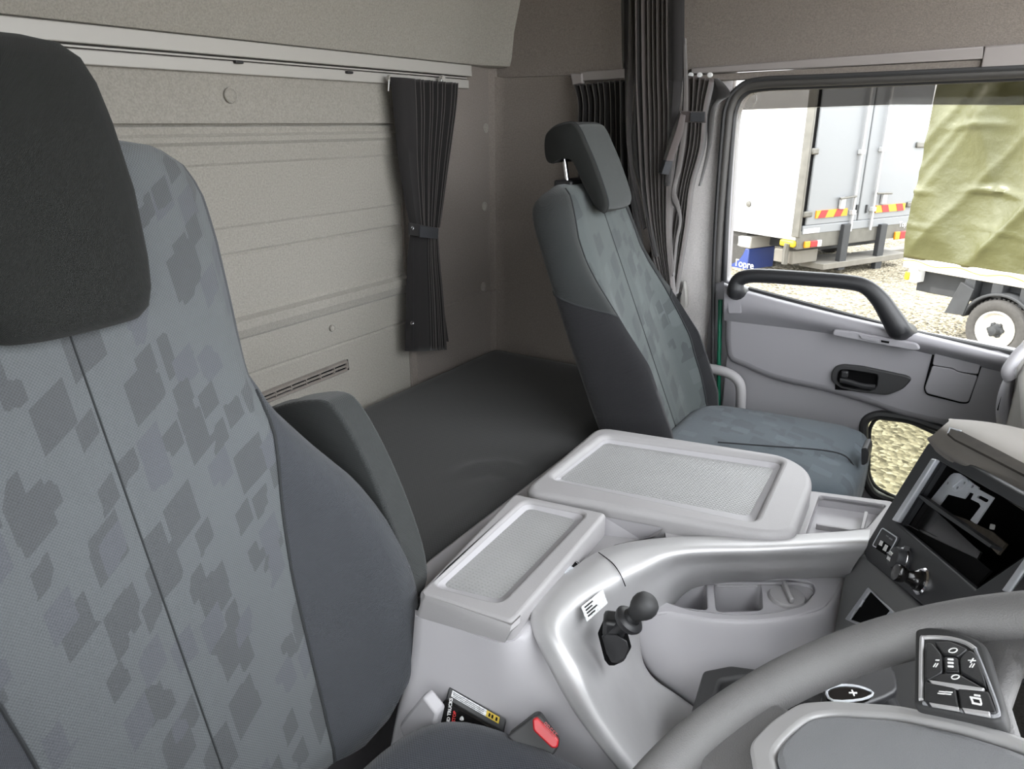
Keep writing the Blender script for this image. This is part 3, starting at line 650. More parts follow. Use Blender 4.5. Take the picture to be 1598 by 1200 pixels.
# side lip hanging from the small lid
lp = [[PX(660, 924, 'z', G), PX(664, 929, 'z', G), PX(798, 976, 'z', G), PX(812, 962, 'z', G)], [PX(659, 932, 'z', G-.004), PX(663, 937, 'z', G-.006), PX(796, 985, 'z', G-.006), PX(812, 972, 'z', G-.004)], [PX(650, 960, 'z', G-.032), PX(655, 964, 'z', G-.032), PX(788, 1003, 'z', G-.032), PX(800, 985, 'z', G-.02)]]
MB().slab(lp, (-.004, .006, -.003)).build('side_lip', M['grey'], sml, angle=50)
# driver-side face of the hump (console cheek)
ck = [[PX(648, 962, 'z', .588), PX(720, 983, 'z', .588), PX(790, 1004, 'z', .588), PX(832, 975, 'z', .595)],
      [PX(640, 1040, 'z', .52), PX(720, 1060, 'z', .52), PX(800, 1075, 'z', .52), PX(862, 1045, 'z', .545)],
      [PX(620, 1120, 'z', .45), PX(720, 1140, 'z', .45), PX(810, 1150, 'z', .45), PX(905, 1122, 'z', .50)],
      [PX(600, 1230, 'z', .36), PX(720, 1240, 'z', .36), PX(830, 1245, 'z', .36), PX(985, 1225, 'z', .42)]]
MB().slab(patch(ck, 4, 4), (-.01, .012, 0)).build('cheek_panel', M['grey_smooth'], con, angle=70)
# strip between the small lid and the silver trim, and the open pocket
sp_ = [[PX(798, 1000, 'z', .588), PX(830, 962, 'z', .588), PX(880, 905, 'z', .588), PX(915, 868, 'z', .588)], [PX(824, 985, 'z', .592), PX(846, 932, 'z', .592), PX(897, 885, 'z', .592), PX(925, 872, 'z', .592)]]
MB().slab(patch(sp_, 4, 3), (0, 0, -.02)).build('edge_strip', M['grey'], con)
pk = PL([(942, 806), (1035, 824), (1025, 836), (960, 850), (905, 882), (890, 870)], 'z', .60); pf = PL([(943, 835), (1000, 842), (1000, 846), (955, 855), (905, 884), (908, 874)], 'z', .565)
MB().grid([pk, pf], closed=True).build('pocket_wall', M['grey_smooth'], con, smooth=False)
MB().cap(pf).build('pocket_floor', M['grey'], con)
fl = PL([(925, 800), (1260, 840), (1255, 850), (1040, 845), (1037, 823), (943, 805)], 'z', .588)
MB().prism(fl, (0, 0, -.01)).build('deck', M['grey'], con)
MB().box(PX(890, 888, 'z', .592), (.012, .035, .012), Matrix.Rotation(R_(-15), 3, 'Z')).build('latch', M['matte'], con, bevel=.002)
MB().box(PX(886, 890, 'z', .6), (.006, .02, .004), Matrix.Rotation(R_(-15), 3, 'Z')).build('catch', M['steel'], con)
# open bin with dividers, ahead of the large lid
bn = root('storage_bin', PX(1300, 800, 'z', .5), 'open grey plastic bin with dividers in front of large lid', 'storage bin')
bo = PL([(1262, 765), (1395, 782), (1375, 850), (1238, 838)], 'z', .578); bi = PL([(1279, 773), (1383, 788), (1352, 824), (1258, 834)], 'z', .578)
plate('rim', [rnd(bo, .012), rnd(bi, .008)], (0, 0, 1), .012, M['grey'], bn, bevel=.003)
bf = [p+V((0, 0, -.10)) for p in bi]
MB().grid([bi, bf], closed=True).cap(bf).build('well', M['grey_smooth'], bn, smooth=False)
def wallp(a, b, h, name):
    a, b = V(a), V(b); d = (b-a).normalized(); n = V((-d.y, d.x, 0))*.003
    MB().prism([a-n, b-n, b+n, a+n], (0, 0, -h)).build(name, M['grey'], bn, bevel=.001)
wallp(PX(1274, 817, 'z', .565), PX(1342, 828, 'z', .565), .08, 'divider'); wallp(PX(1352, 798, 'z', .574), PX(1345, 826, 'z', .574), .08, 'divider')

# ---- silver shift surround
def zrow(pts): return [PX(x, y, 'z', z) for x, y, z in pts]
tr = root('shift_surround', PX(950, 1050, 'z', .3), 'silver painted curved gear shift surround beside the driver seat', 'trim')
rows = [zrow([(985, 1225, .43), (905, 1122, .505), (858, 1040, .565), (829, 970, .598), (846, 928, .600), (897, 884, .600), (955, 852, .600), (1050, 838, .600), (1200, 836, .600), (1358, 826, .605)]),
        zrow([(1003, 1222, .435), (928, 1120, .515), (890, 1042, .572), (856, 978, .606), (872, 930, .610), (918, 892, .612), (972, 862, .612), (1055, 850, .612), (1200, 848, .612), (1356, 840, .615)]),
        zrow([(1022, 1222, .425), (946, 1120, .505), (912, 1045, .560), (880, 985, .596), (905, 945, .600), (950, 915, .602), (1000, 888, .602), (1065, 866, .604), (1200, 862, .604), (1352, 855, .606)]),
        zrow([(1060, 1215, .38), (990, 1125, .445), (958, 1062, .490), (935, 1010, .525), (948, 972, .545), (978, 940, .555), (1018, 908, .565), (1075, 880, .575), (1200, 876, .575), (1340, 872, .58)]),
        zrow([(1110, 1205, .33), (1048, 1140, .375), (1012, 1085, .415), (985, 1040, .455), (982, 1000, .49), (995, 965, .515), (1028, 932, .53), (1085, 897, .545), (1200, 892, .545), (1330, 888, .55)]),
        zrow([(1170, 1200, .30), (1115, 1130, .34), (1065, 1090, .375), (1020, 1058, .41), (1002, 1025, .44), (1005, 990, .465), (1040, 955, .48), (1090, 915, .50), (1200, 905, .50), (1325, 900, .51)])]
ptch = patch(rows, 6, 5)
MB().slab(ptch, (-.003, .003, -.004)).build('surround_shell', M['silver'], tr, angle=80)
sm = spl([PX(934, 862, 'z', .609), PX(955, 878, 'z', .613), PX(968, 896, 'z', .608), PX(976, 915, 'z', .594)], 5)
MB().tube(sm, .0008, 5).build('joint_line', M['matte'], tr)
lb = [PX(905, 948, 'z', .606), PX(938, 921, 'z', .606), PX(947, 942, 'z', .594), PX(914, 971, 'z', .592)]
lbn = (lb[1]-lb[0]).cross(lb[3]-lb[0]).normalized(); lbn = lbn if lbn.z > 0 else -lbn
plate('label', [[p+lbn*.004 for p in lb]], lbn, .002, M['label'], tr)
for k in range(4):
    a = lb[0].lerp(lb[3], .18+.2*k).lerp(lb[1].lerp(lb[2], .18+.2*k), .08); b = lb[0].lerp(lb[3], .18+.2*k).lerp(lb[1].lerp(lb[2], .18+.2*k), .3+.6*random.random())
    MB().tube([a+lbn*.005, b+lbn*.005], .0011, 4).build('label_line', M['rubber'], tr)
# lever
lv = root('shift_lever', PX(955, 1000, 'z', .5), 'short black gear lever with round knob on silver surround', 'lever')
Lc = PX(955, 1005, 'z', .56); kn = PX(1006, 945, 'z', .64)
ax = (kn-Lc).normalized()
bt = [PX(x, y, 'z', z) for x, y, z in ((934, 988, .572), (948, 955, .59), (960, 958, .588), (975, 985, .57), (982, 1010, .552), (970, 1032, .535), (952, 1040, .53), (945, 1030, .535))]
bn_ = (bt[1]-bt[0]).cross(bt[5]-bt[0]).normalized(); bn_ = bn_ if bn_.z > 0 else -bn_
MB().prism([p-bn_*.005 for p in bt], bn_*.014).build('slot_bezel', M['matte'], lv, bevel=.003)
gt = [PX(x, y, 'z', z) for x, y, z in ((936, 990, .578), (950, 988, .584), (968, 1000, .582), (972, 1015, .57), (966, 1030, .552), (953, 1036, .545), (946, 1020, .55))]
MB().prism([p for p in gt], bn_*.02).build('gaiter', M['black'], lv, bevel=.008, seg=3)
MB().box(PX(958, 975, 'z', .592), (.03, .03, .03), Matrix.Rotation(.4, 3, 'Z')).build('pivot', M['black'], lv, bevel=.006)
Lc = PX(962, 985, 'z', .59); ax = (kn-Lc); Ln = ax.length
MB().lathe(Lc, ax, [(.0, -.01), (.010, -.008), (.010, Ln*.35), (.012, Ln*.38)]).build('stem', M['black'], lv)
MB().lathe(Lc, ax, [(.011, Ln*.30), (.019, Ln*.34), (.0215, Ln*.42), (.0215, Ln*.48), (.018, Ln*.54), (.013, Ln*.56), (.012, Ln*.64)]).build('collar', M['black'], lv)
MB().lathe(Lc, ax, [(.011, Ln*.62), (.0125, Ln*.72), (.0165, Ln*.84), (.0185, Ln*.94), (.0185, Ln*1.05), (.016, Ln*1.16), (.011, Ln*1.23), (.0, Ln*1.25)], 28).build('knob', M['rubber'], lv)

# ---- cup holder block
cb = root('cup_holder', PX(1150, 1000, 'z', .3), 'grey cup holder block set in the silver surround', 'cup holder')
zt = .50
top_o = [PX(x, y, 'z', zt+.004) for x, y in ((1000, 935), (1040, 903), (1120, 893), (1220, 890), (1316, 888), (1312, 920), (1285, 948), (1240, 962), (1180, 969), (1110, 967), (1045, 955), (1003, 960))]
RC = [(1029, 908), (1042, 903), (1100, 903), (1240, 903), (1268, 908), (1273, 922), (1255, 944), (1200, 957), (1140, 959), (1075, 951), (1035, 938)]
rec_o = rnd([PX(x, y, 'z', zt+.004) for x, y in RC], .012, 4)
plate('top_plate', [rnd(top_o, .006), rec_o], (0, 0, 1), .010, M['grey_smooth'], cb, bevel=.003)
rec_i = [p+V((0, 0, -.012)) for p in rec_o]
MB().grid([rec_o, rec_i], closed=True).build('recess_edge', M['grey_smooth'], cb)
zi = zt-.007
h1 = rnd([PX(x, y, 'z', zi) for x, y in ((1032, 908), (1103, 910), (1106, 953), (1048, 946), (1036, 930))], .012, 4)
h2 = rnd([PX(x, y, 'z', zi) for x, y in ((1114, 911), (1188, 911), (1191, 953), (1118, 955))], .012, 4)
plate('inner_plate', [[p+V((0, 0, -.0)) for p in rec_i], h1, h2], (0, 0, 1), .004, M['grey_smooth'], cb, bevel=.001)
for h in (h1, h2):
    lo = [p+V((0, 0, -.085)) for p in h]; MB().grid([h, lo], closed=True).cap(lo).build('cup_well', M['grey_smooth'], cb, angle=50)
cc = PX(1228, 933, 'z', zi); MB().lathe(cc, (0, 0, 1), [(.030, -.01), (.030, .003), (.028, .006), (.0, .008)], 32).build('ashtray_cap', M['grey'], cb)
dv = (PX(1235, 948, 'z', zi)-PX(1222, 918, 'z', zi)).normalized(); MB().box(cc+V((0, 0, .012)), (.052, .008, .012), Matrix.Rotation(math.atan2(dv.y, dv.x), 3, 'Z')).build('cap_grip', M['grey'], cb, bevel=.003)
fw = [zrow([(1003, 935, .512), (1003, 960, .506), (1045, 954, .504), (1110, 966, .504), (1180, 968, .504), (1240, 961, .504), (1290, 945, .504), (1318, 890, .51)]),
      zrow([(992, 950, .50), (992, 972, .496), (1038, 966, .494), (1110, 978, .494), (1182, 980, .494), (1244, 972, .494), (1296, 955, .494), (1322, 895, .50)]),
      zrow([(990, 985, .465), (994, 1010, .45), (1040, 1025, .44), (1112, 1040, .43), (1186, 1040, .43), (1246, 1025, .43), (1292, 1000, .44), (1312, 950, .46)]),
      zrow([(996, 1010, .435), (1008, 1040, .415), (1045, 1064, .395), (1115, 1095, .375), (1190, 1110, .36), (1246, 1100, .36), (1290, 1060, .37), (1308, 1000, .40)]),
      zrow([(1000, 1020, .42), (1015, 1052, .395), (1050, 1080, .37), (1118, 1130, .32), (1195, 1150, .31), (1246, 1140, .31), (1290, 1090, .33), (1304, 1040, .36)])]
MB().grid(patch(fw, 5, 5)).build('front_wall', M['grey_smooth'], cb, angle=80)

# ================================================================== DASH CENTRE CLUSTER
A = V((-.065, 1.192, .60)); e1 = V((.354, -.935, 0)).normalized(); e2 = V((.31, 0, .95)); e2 = (e2-e1*e2.dot(e1)).normalized()
nD = e1.cross(e2); nD = nD if nD.x < 0 else -nD
def PD(pts, off=0.0): return [PN(x, y, A+nD*off, nD) for x, y in pts]
dc = root('dash_cluster', (.15, 1.0, .4), 'dark centre dashboard panel with an empty radio opening', 'dashboard')
FO = [(1450, 688), (1700, 826), (1640, 1080), (1535, 1050), (1440, 945), (1352, 873), (1347, 861), (1352, 848), (1410, 752)]
OP = [(1461, 717), (1655, 828), (1522, 919), (1399, 815)]
OP2 = [(1690, 850), (1660, 950), (1575, 925), (1640, 850)]
plate('fascia', [rnd(PD(FO), .008), PD(OP)], nD, .012, M['fascia'], dc, bevel=.003)
fo_ = rnd(PD(FO, -.011), .008); MB().grid([[p+(sum(fo_, V())/len(fo_)-p)*.01 for p in fo_], [p-nD*.22+V((.03, 0, 0)) for p in fo_]], closed=True).build('cluster_body', M['fascia'], dc, angle=30)
plate('left_trim', [rnd(PD([(1453, 715), (1460, 716), (1399, 814), (1391, 811)], .004), .002)], nD, .008, M['steel'], dc, bevel=.002)
plate('right_trim', [rnd(PD([(1612, 850), (1622, 853), (1574, 925), (1562, 921)], .004), .002)], nD, .008, M['steel'], dc, bevel=.002)
plate('side_unit', [PD([(1640, 845), (1700, 880), (1640, 960), (1578, 925)], .003)], nD, .006, M['gloss'], dc)
# opening: box behind
opn = PD(OP, -.003); dpt = -nD*.16
MB().grid([opn, [p+dpt for p in opn]], closed=True).cap([p+dpt for p in opn]).build('radio_bay', M['matte'], dc, smooth=False)
MB().prism([opn[0]+e1*.0015, opn[3]+e1*.0015, opn[3]+e1*.0015+dpt*.1, opn[0]+e1*.0015+dpt*.1], e1*.002).build('bay_side', M['fascia'], dc)
# metal bracket in the bay
sc_ = 300/1598
BR = [(820, 745), (985, 540), (1015, 522), (1060, 525), (1130, 570), (1175, 610), (1220, 640), (1215, 655), (1345, 725), (1195, 945), (1150, 915), (1238, 800), (1225, 775), (1155, 740), (1180, 695), (1140, 680), (1100, 735), (960, 698), (890, 790)]
def cz(pts): return [(1298+x*sc_, 640+y*sc_) for x, y in pts]
bro = -.02
def hole(x, y, r, k=10):
    c = PD(cz([(x, y)]), bro)[0]; return ell(c, e1, e2, r, r, k)
br = plate('bracket', [rnd(PD(cz(BR), bro), .0016, 3), hole(960, 605, .0028), hole(1100, 602, .0028), hole(1043, 642, .0028), hole(1168, 632, .0028), rnd(PD(cz([(1215, 708), (1235, 710), (1305, 745), (1295, 765), (1275, 765), (1210, 728)]), bro), .002)], nD, .002, M['steel'], dc)
MB().tube(rnd(PD(cz([(1000, 640), (1095, 565), (1130, 575), (1135, 605), (1050, 678), (1015, 675)]), bro+.001), .006), .001, 6, closed=True).build('boss', M['steel'], br)
# tray that lies in the lower half of the bay
t1 = PD(cz([(700, 685), (1330, 1140), (1235, 1190), (565, 925)]), -.004)
MB().prism(PD(cz([(712, 690), (760, 720), (830, 770), (1330, 1120), (1310, 1140), (800, 790), (700, 700)]), -.004), -nD*.014).build('tray_top', M['fascia'], dc, smooth=False)
MB().prism(PD(cz([(705, 690), (1235, 1180), (1205, 1240), (560, 925)]), -.02), -nD*.003).build('tray_back', M['gloss'], dc, smooth=False)
MB().prism(PD(cz([(555, 930), (1205, 1235), (1320, 1330), (1180, 1490), (530, 935)]), -.018), -nD*.003).build('tray_floor', M['matte'], dc, smooth=False)
MB().tube(PD(cz([(705, 700), (565, 918), (720, 1000)]), -.006), .0006, 5).build('tray_lip', M['fascia'], dc)
MB().prism(PD(cz([(930, 840), (1100, 900), (1330, 1010), (1450, 1110), (1380, 1200), (1310, 1130)]), -.03), -nD*.003).build('tray_liner', M['darkfelt'], dc, smooth=False)
MB().box(PD(cz([(1335, 970)]), -.06)[0], (.006, .006, .006)).build('clip', M['print'], dc, bevel=.001)
# USB switch
sw = plate('usb_bezel', [rnd(PD(cz([(420, 975), (550, 1060), (480, 1190), (455, 1200), (335, 1130), (340, 1105)]), .0035), .005)], nD, .005, M['fascia'], dc, bevel=.0015)
MB().tube(rnd(PD(cz([(420, 978), (545, 1062), (475, 1190), (338, 1125)]), .0036), .005), .0009, 6, closed=True).build('bezel_line', M['steel'], sw)
plate('usb_port', [PD(cz([(405, 1075), (485, 1130), (440, 1200), (365, 1150)]), .005)], nD, .003, M['matte'], sw)
for q in ([(405, 1080), (425, 1092), (412, 1130), (388, 1118)], [(445, 1115), (465, 1127), (445, 1175), (420, 1160)]): plate('usb_tongue', [PD(cz(q), .0058)], nD, .002, M['print'], sw)
eD1 = (PD([(1440, 800)])[0]-PD([(1400, 775)])[0]).normalized(); eD2 = nD.cross(eD1)
eD2 = eD2 if eD2.z > 0 else -eD2
eD1 = eD2.cross(nD)
for q in ([(452, 1035), (472, 1048), (468, 1058), (448, 1045)], [(478, 1055), (505, 1072), (500, 1085), (473, 1068)]): plate('usb_mark', [PD(cz(q), .0042)], nD, .001, M['hub'], sw)
# 12 V socket with cap, cigar lighter
p = PD([(1412, 876)])[0]
cap = MB().lathe(p, nD, [(.0185, -.002), (.0185, .004), (.016, .007), (.0165, .014), (.0155, .018), (.0, .021)], 28).build('socket_cap', M['fascia'], dc)
MB().lathe(p+nD*.004, nD, [(.019, 0), (.0195, .0015), (.019, .003)], 28).build('socket_ring', M['chrome'], cap)
MB().box(PD([(1420, 860)])[0]+nD*.005, (.008, .012, .006)).build('cap_tab', M['fascia'], cap, bevel=.001)
pt_ = p+nD*.0212
text('socket_print', '12V', pt_-eD1*.009+eD2*.001, eD1, eD2, .0075, M['print'], cap)
text('socket_print', '10A', pt_-eD1*.009-eD2*.007, eD1, eD2, .0075, M['print'], cap)
p = PD([(1440, 908)])[0]
li = MB().lathe(p, nD, [(.019, -.002), (.019, .003), (.017, .005), (.0135, .005), (.0135, .002)], 28).build('lighter_ring', M['chrome'], dc)
MB().lathe(p, nD, [(.0145, 0), (.0145, .010), (.012, .012), (.010, .018), (.009, .024), (.0115, .028), (.0125, .034), (.011, .038), (.0, .039)], 24).build('lighter_knob', M['gloss'], li)
# lower dark trim with small open pocket
plate('lower_trim', [rnd(PD([(1348, 862), (1445, 955), (1520, 1030), (1480, 1200), (1280, 1150), (1300, 985), (1312, 920), (1322, 880)], -.012), .008)], nD, .03, M['lowtrim'], dc, bevel=.006)
lpk = plate('pocket_frame', [rnd(PD([(1354, 916), (1395, 955), (1370, 990), (1318, 966)], -.009), .003), PD([(1357, 922), (1388, 953), (1366, 980), (1326, 966)], -.009)], nD, .006, M['steel'], dc, bevel=.001)
plate('pocket_back', [PD([(1356, 918), (1392, 955), (1368, 985), (1322, 966)], -.0115)], nD, .001, M['matte'], lpk)
for q in ([(1348, 936), (1342, 946)], [(1336, 952), (1330, 960)]): MB().tube(PD(q, -.007), .002, 6).build('pocket_catch', M['steel'], lpk)
# hood over the cluster
hb_ = zrow([(1491, 654, .838), (1535, 658, .838), (1575, 672, .838), (1680, 712, .838)])
hr0 = [[p+V((.22, .01, -.04)) for p in hb_], [p+V((.08, .004, -.006)) for p in hb_], zrow([(1491, 654, .838), (1535, 658, .838), (1575, 672, .838), (1680, 712, .838)]),
       zrow([(1480, 658, .842), (1522, 672, .845), (1565, 692, .845), (1680, 748, .845)]),
       zrow([(1468, 668, .838), (1508, 690, .838), (1555, 715, .838), (1680, 780, .838)]),
       zrow([(1455, 679, .824), (1495, 703, .824), (1545, 733, .824), (1680, 803, .824)]),
       zrow([(1447, 684, .816), (1486, 714, .812), (1540, 746, .812), (1680, 825, .812)]),
       zrow([(1450, 690, .806), (1490, 722, .80), (1545, 755, .80), (1680, 840, .80)])]
hd_ = MB().slab(patch(hr0, 5, 4), (.01, 0, -.012)).build('hood', M['dash'], dc, angle=60)
sl0 = [PX(x, y, 'z', z) for x, y, z in ((1482, 668, .8475), (1500, 673, .848), (1560, 703, .848), (1640, 745, .848), (1640, 762, .842), (1555, 718, .842), (1490, 685, .842), (1479, 676, .843))]
MB().prism(sl0, (0, 0, -.003)).build('hood_slot', M['slot'], hd_)  # flat dark plate in place of a shaded hollow
MB().tube(spl(sl0[:2]+[sl0[-1]], 3)[:1]+[sl0[7], sl0[0], sl0[1]], .0014, 6).build('slot_edge', M['steel'], hd_)
# dashboard body behind (carries the hood), to the windscreen
db = root('dashboard', (.45, 1.0, .3), 'grey dashboard body beyond the centre panel', 'dashboard')
MB().prism([V((.12, 1.25, .45)), V((.12, 1.25, .80)), V((.30, 1.25, .83)), V((.74, 1.25, .80)), V((.74, 1.25, .45))], (0, .72, 0)).build('passenger_side', M['dash'], db, bevel=.03)
MB().prism([V((.22, 0.02, .45)), V((.22, 0.02, .78)), V((.34, 0.02, .86)), V((.74, 0.02, .80)), V((.74, 0.02, .45))], (0, 1.2, 0)).build('driver_side', M['dash'], db, bevel=.03)
# rounded end of the dashboard by the door
de = root('dash_end', PX(1580, 640, 'y', 1.78), 'grey rounded dashboard end with speaker grille by the door', 'dashboard')
rows = [PY([(1571, 583, 1.80), (1562, 600, 1.80), (1555, 625, 1.80), (1554, 650, 1.80), (1560, 690, 1.80), (1570, 720, 1.8)]),
        PY([(1574, 581, 1.77), (1567, 600, 1.75), (1561, 625, 1.75), (1560, 650, 1.75), (1567, 690, 1.75), (1577, 720, 1.75)]),
        PY([(1579, 586, 1.76), (1575, 605, 1.735), (1572, 630, 1.73), (1573, 655, 1.73), (1582, 695, 1.73), (1592, 720, 1.73)]),
        PY([(1583, 590, 1.78), (1583, 610, 1.76), (1584, 635, 1.755), (1588, 665, 1.755), (1598, 705, 1.755), (1610, 730, 1.755)])]
MB().grid(patch(rows, 4, 4)).build('end_cap', M['door'], de, angle=80)
MB().tube(spl(PY([(1575, 596, 1.745), (1564, 618, 1.748), (1557, 640, 1.76)]), 4), .0015, 6).build('cap_joint', M['matte'], de)
MB().prism(PL([(1582, 588), (1600, 570), (1660, 580), (1660, 760), (1604, 730), (1590, 665)], 'y', 1.765), (0, .06, 0)).build('grille_panel', M['hub'], de, bevel=.01)
MB().tube(spl(PY([(1577, 592, 1.75), (1572, 580, 1.75), (1580, 566, 1.76), (1598, 545, 1.78), (1640, 520, 1.8)]), 4), [.012]*17, 10, flat=((0, 1, 0), .8)).build('handle_loop', M['grey_smooth'], de)

# ================================================================== STEERING WHEEL
swc = V((.042, .34, .908)); th = .575; R0 = .21
w1 = V((math.cos(th), 0, math.sin(th))); w2 = V((0, 1, 0)); wn = V((-math.sin(th), 0, math.cos(th)))
wh = root('steering_wheel', swc-wn*.1, 'grey steering wheel with multifunction buttons at lower right', 'steering wheel')
def PW(pts, off=0.0): return [PN(x, y, swc+wn*off, wn) for x, y in pts]
ring = [swc+(w1*math.cos(a)+w2*math.sin(a))*R0 for a in [2*math.pi*k/96 for k in range(96)]]
MB().tube(ring, .0178, 18, closed=True).build('rim', M['wheel'], wh, angle=180)
# spokes: upper-left one with the buttons, lower-left one to the rim
spo = PW([(1430, 1010), (1440, 985), (1500, 975), (1598, 985), (1660, 1010), (1650, 1060), (1590, 1040), (1572, 1090), (1600, 1180), (1440, 1120), (1425, 1095)], -.012)
MB().prism([p+wn*.006 for p in spo], -wn*.018).build('spoke', M['wheel'], wh, bevel=.007, seg=3)
spo2 = PW([(1195, 1085), (1225, 1105), (1240, 1110), (1220, 1230), (1130, 1230), (1085, 1190), (1110, 1165), (1160, 1130)], -.006)
MB().prism([p+wn*.004 for p in spo2], -wn*.018).build('spoke', M['wheel'], wh, bevel=.007, seg=3)
# hub pad and its bright border
HP = [(1190, 1160), (1216, 1132), (1256, 1104), (1300, 1101), (1400, 1108), (1500, 1128), (1598, 1158), (1720, 1215), (1740, 1330), (1500, 1400), (1300, 1380), (1205, 1235)]
HI = [(1206, 1172), (1226, 1146), (1262, 1116), (1302, 1112), (1398, 1118), (1495, 1138), (1590, 1167), (1700, 1220), (1715, 1320), (1500, 1380), (1310, 1360), (1222, 1232)]
HO = [(1166, 1160), (1200, 1124), (1246, 1094), (1298, 1090), (1402, 1097), (1505, 1118), (1606, 1149), (1735, 1208), (1760, 1340), (1500, 1420), (1290, 1400), (1180, 1245)]
hubo = rnd(PW(HO, .004), .008); hubi = rnd(PW(HI, .004), .008)
plate('hub_border', [hubo, hubi], wn, .02, M['silver'], wh, bevel=.004, res=3)
plate('hub_pad', [rnd(PW(HI, .006), .01)], wn, .02, M['hub'], wh, bevel=.006, res=3)
MB().lathe(swc-wn*.10, wn, [(.05, -.1), (.05, .05), (.06, .08), (.06, .085)], 24).build('column_boss', M['black'], wh)
# button pad
def k5(pts): sx = 548/1598; return [(1050+x*sx, 900+y*sx) for x, y in pts]
po = .010
BPo = [(1100, 235), (1115, 220), (1250, 232), (1350, 262), (1420, 300), (1505, 600), (1500, 640), (1460, 650), (1110, 582), (1092, 570)]
bp = plate('button_bezel', [rnd(PW(k5(BPo), po), .006)], wn, .012, M['rubber'], wh, bevel=.003)
MB().tube(spl(PW(k5([(1130, 560), (1133, 300), (1150, 278), (1250, 280), (1330, 300), (1375, 330)]), po+.0005), 4), .0016, 6).build('bezel_edge', M['silver'], bp)
MB().tube(spl(PW(k5([(1375, 330), (1420, 440), (1478, 600), (1470, 632), (1400, 625), (1140, 575)]), po+.0005), 4), .0012, 6).build('bezel_edge', M['hub'], bp)
BT = [[(1150, 300), (1180, 300), (1222, 350), (1225, 430), (1160, 468), (1145, 460)], [(1188, 296), (1260, 292), (1340, 325), (1298, 360), (1228, 350)], [(1345, 332), (1375, 345), (1410, 440), (1425, 500), (1308, 432), (1306, 368)],
      [(1232, 362), (1295, 366), (1302, 430), (1236, 428)], [(1168, 466), (1232, 438), (1300, 440), (1420, 508), (1300, 498)], [(1145, 475), (1285, 505), (1300, 600), (1145, 568)], [(1295, 507), (1435, 520), (1470, 618), (1310, 602)]]
for q in BT: plate('button', [rnd(PW(k5(q), po+.003), .002)], wn, .004, M['black'], bp, bevel=.001)
for q in ([(1165, 468), (1300, 488), (1415, 505), (1405, 516), (1300, 506), (1180, 484)], [(1165, 570), (1300, 592), (1300, 604), (1175, 582)], [(1315, 594), (1440, 612), (1440, 630), (1325, 610)]):
    plate('button_edge', [PW(k5(q), po+.0035)], wn, .002, M['silver'], bp, bevel=.0005)
def mark(pts, r=.0007): MB().tube(PW(k5(pts), po+.0034), r, 4).build('button_mark', M['print'], bp)
wx = (PW(k5([(1300, 400)]))[0]-PW(k5([(1220, 395)]))[0]).normalized(); wy = wn.cross(wx)
for c, ch, s in (((1245, 345), 'O', .008), ((1187, 388), '-', .010), ((1330, 395), '+', .010), ((1180, 410), 'II', .006), ((1345, 412), 'II', .006), ((1258, 465), 'O', .007)):
    text('button_print', ch, PW(k5([c]), po+.0035)[0], wx, wy, s, M['print'], bp, ext=.0002)
for c in ((1195, 530), (1225, 532)): text('button_print', '=', PW(k5([(c[0], c[1]+10)]), po+.0035)[0], wx, wy, .009, M['print'], bp, ext=.0002)
for q in ([(1352, 548), (1400, 556)], [(1362, 574), (1404, 582)], [(1372, 538), (1398, 542)], [(1356, 550), (1366, 574)], [(1398, 556), (1404, 580)]): mark(q, .0006)
for i in range(3): mark([(1252, 375+i*16), (1276, 377+i*16)])
# stalk under the wheel
sk = root('gear_stalk', PX(1340, 1070, 'z', .70), 'black column stalk with plus and minus buttons behind the wheel', 'stalk')
so = V((0, 0, 0))
skr = []
pth = [PX(x, y, 'z', z) for x, y, z in ((1420, 1180, .72), (1390, 1120, .735), (1372, 1085, .745), (1385, 1065, .745), (1398, 1052, .742))]
bod = spl(PL([(1282, 1085), (1300, 1060), (1330, 1046), (1370, 1034), (1392, 1040), (1400, 1062), (1396, 1080), (1350, 1098), (1300, 1104)], 'z', .74), 3, True)
MB().prism(bod, (0, 0, -.03)).build('stalk_body', M['black'], sk, bevel=.010, seg=4)
bt2 = spl(PL([(1290, 1078), (1310, 1070), (1340, 1072), (1362, 1082), (1345, 1092), (1300, 1094)], 'z', .745), 3, True)
bb = MB().prism(bt2, (0, 0, -.006)).build('toggle', M['gloss'], sk, bevel=.002)
MB().tube([p+V((0, 0, .0005)) for p in bt2], .0012, 6, closed=True).build('toggle_edge', M['steel'], bb)
text('toggle_print', '+', PX(1326, 1088, 'z', .7455), AX_R, V((-.4, .9, 0)), .016, M['print'], bb)
text('toggle_print', '-', PX(1311, 1099, 'z', .7455), AX_R, V((-.4, .9, 0)), .016, M['print'], bb)
MB().tube([PX(1370, 1075, 'z', .72), V((.12, .40, .74))], .012, 12).build('stalk_arm', M['black'], sk)
MB().lathe(V((.14, .34, .62)), (-math.sin(th), 0, math.cos(th)), [(.06, -.2), (.07, .05), (.065, .14)], 24).build('column_shroud', M['black'], sk)
# holder with open top behind the wheel
hl = root('dash_tray', PX(1120, 1080, 'z', .4), 'dark plastic tray frame behind the steering wheel rim', 'tray')
ho = PL([(1076, 1118), (1098, 1045), (1140, 1037), (1200, 1045), (1300, 1085), (1240, 1170), (1100, 1170)], 'z', .47); hi_ = PL([(1112, 1105), (1125, 1062), (1160, 1056), (1195, 1062), (1270, 1092), (1225, 1150), (1120, 1150)], 'z', .47)
plate('frame', [rnd(ho, .006), rnd(hi_, .006)], (0, 0, 1), .05, M['rubber'], hl, bevel=.006)
plate('liner', [hi_], (0, 0, 1), .004, M['matte'], hl).location.z -= .02

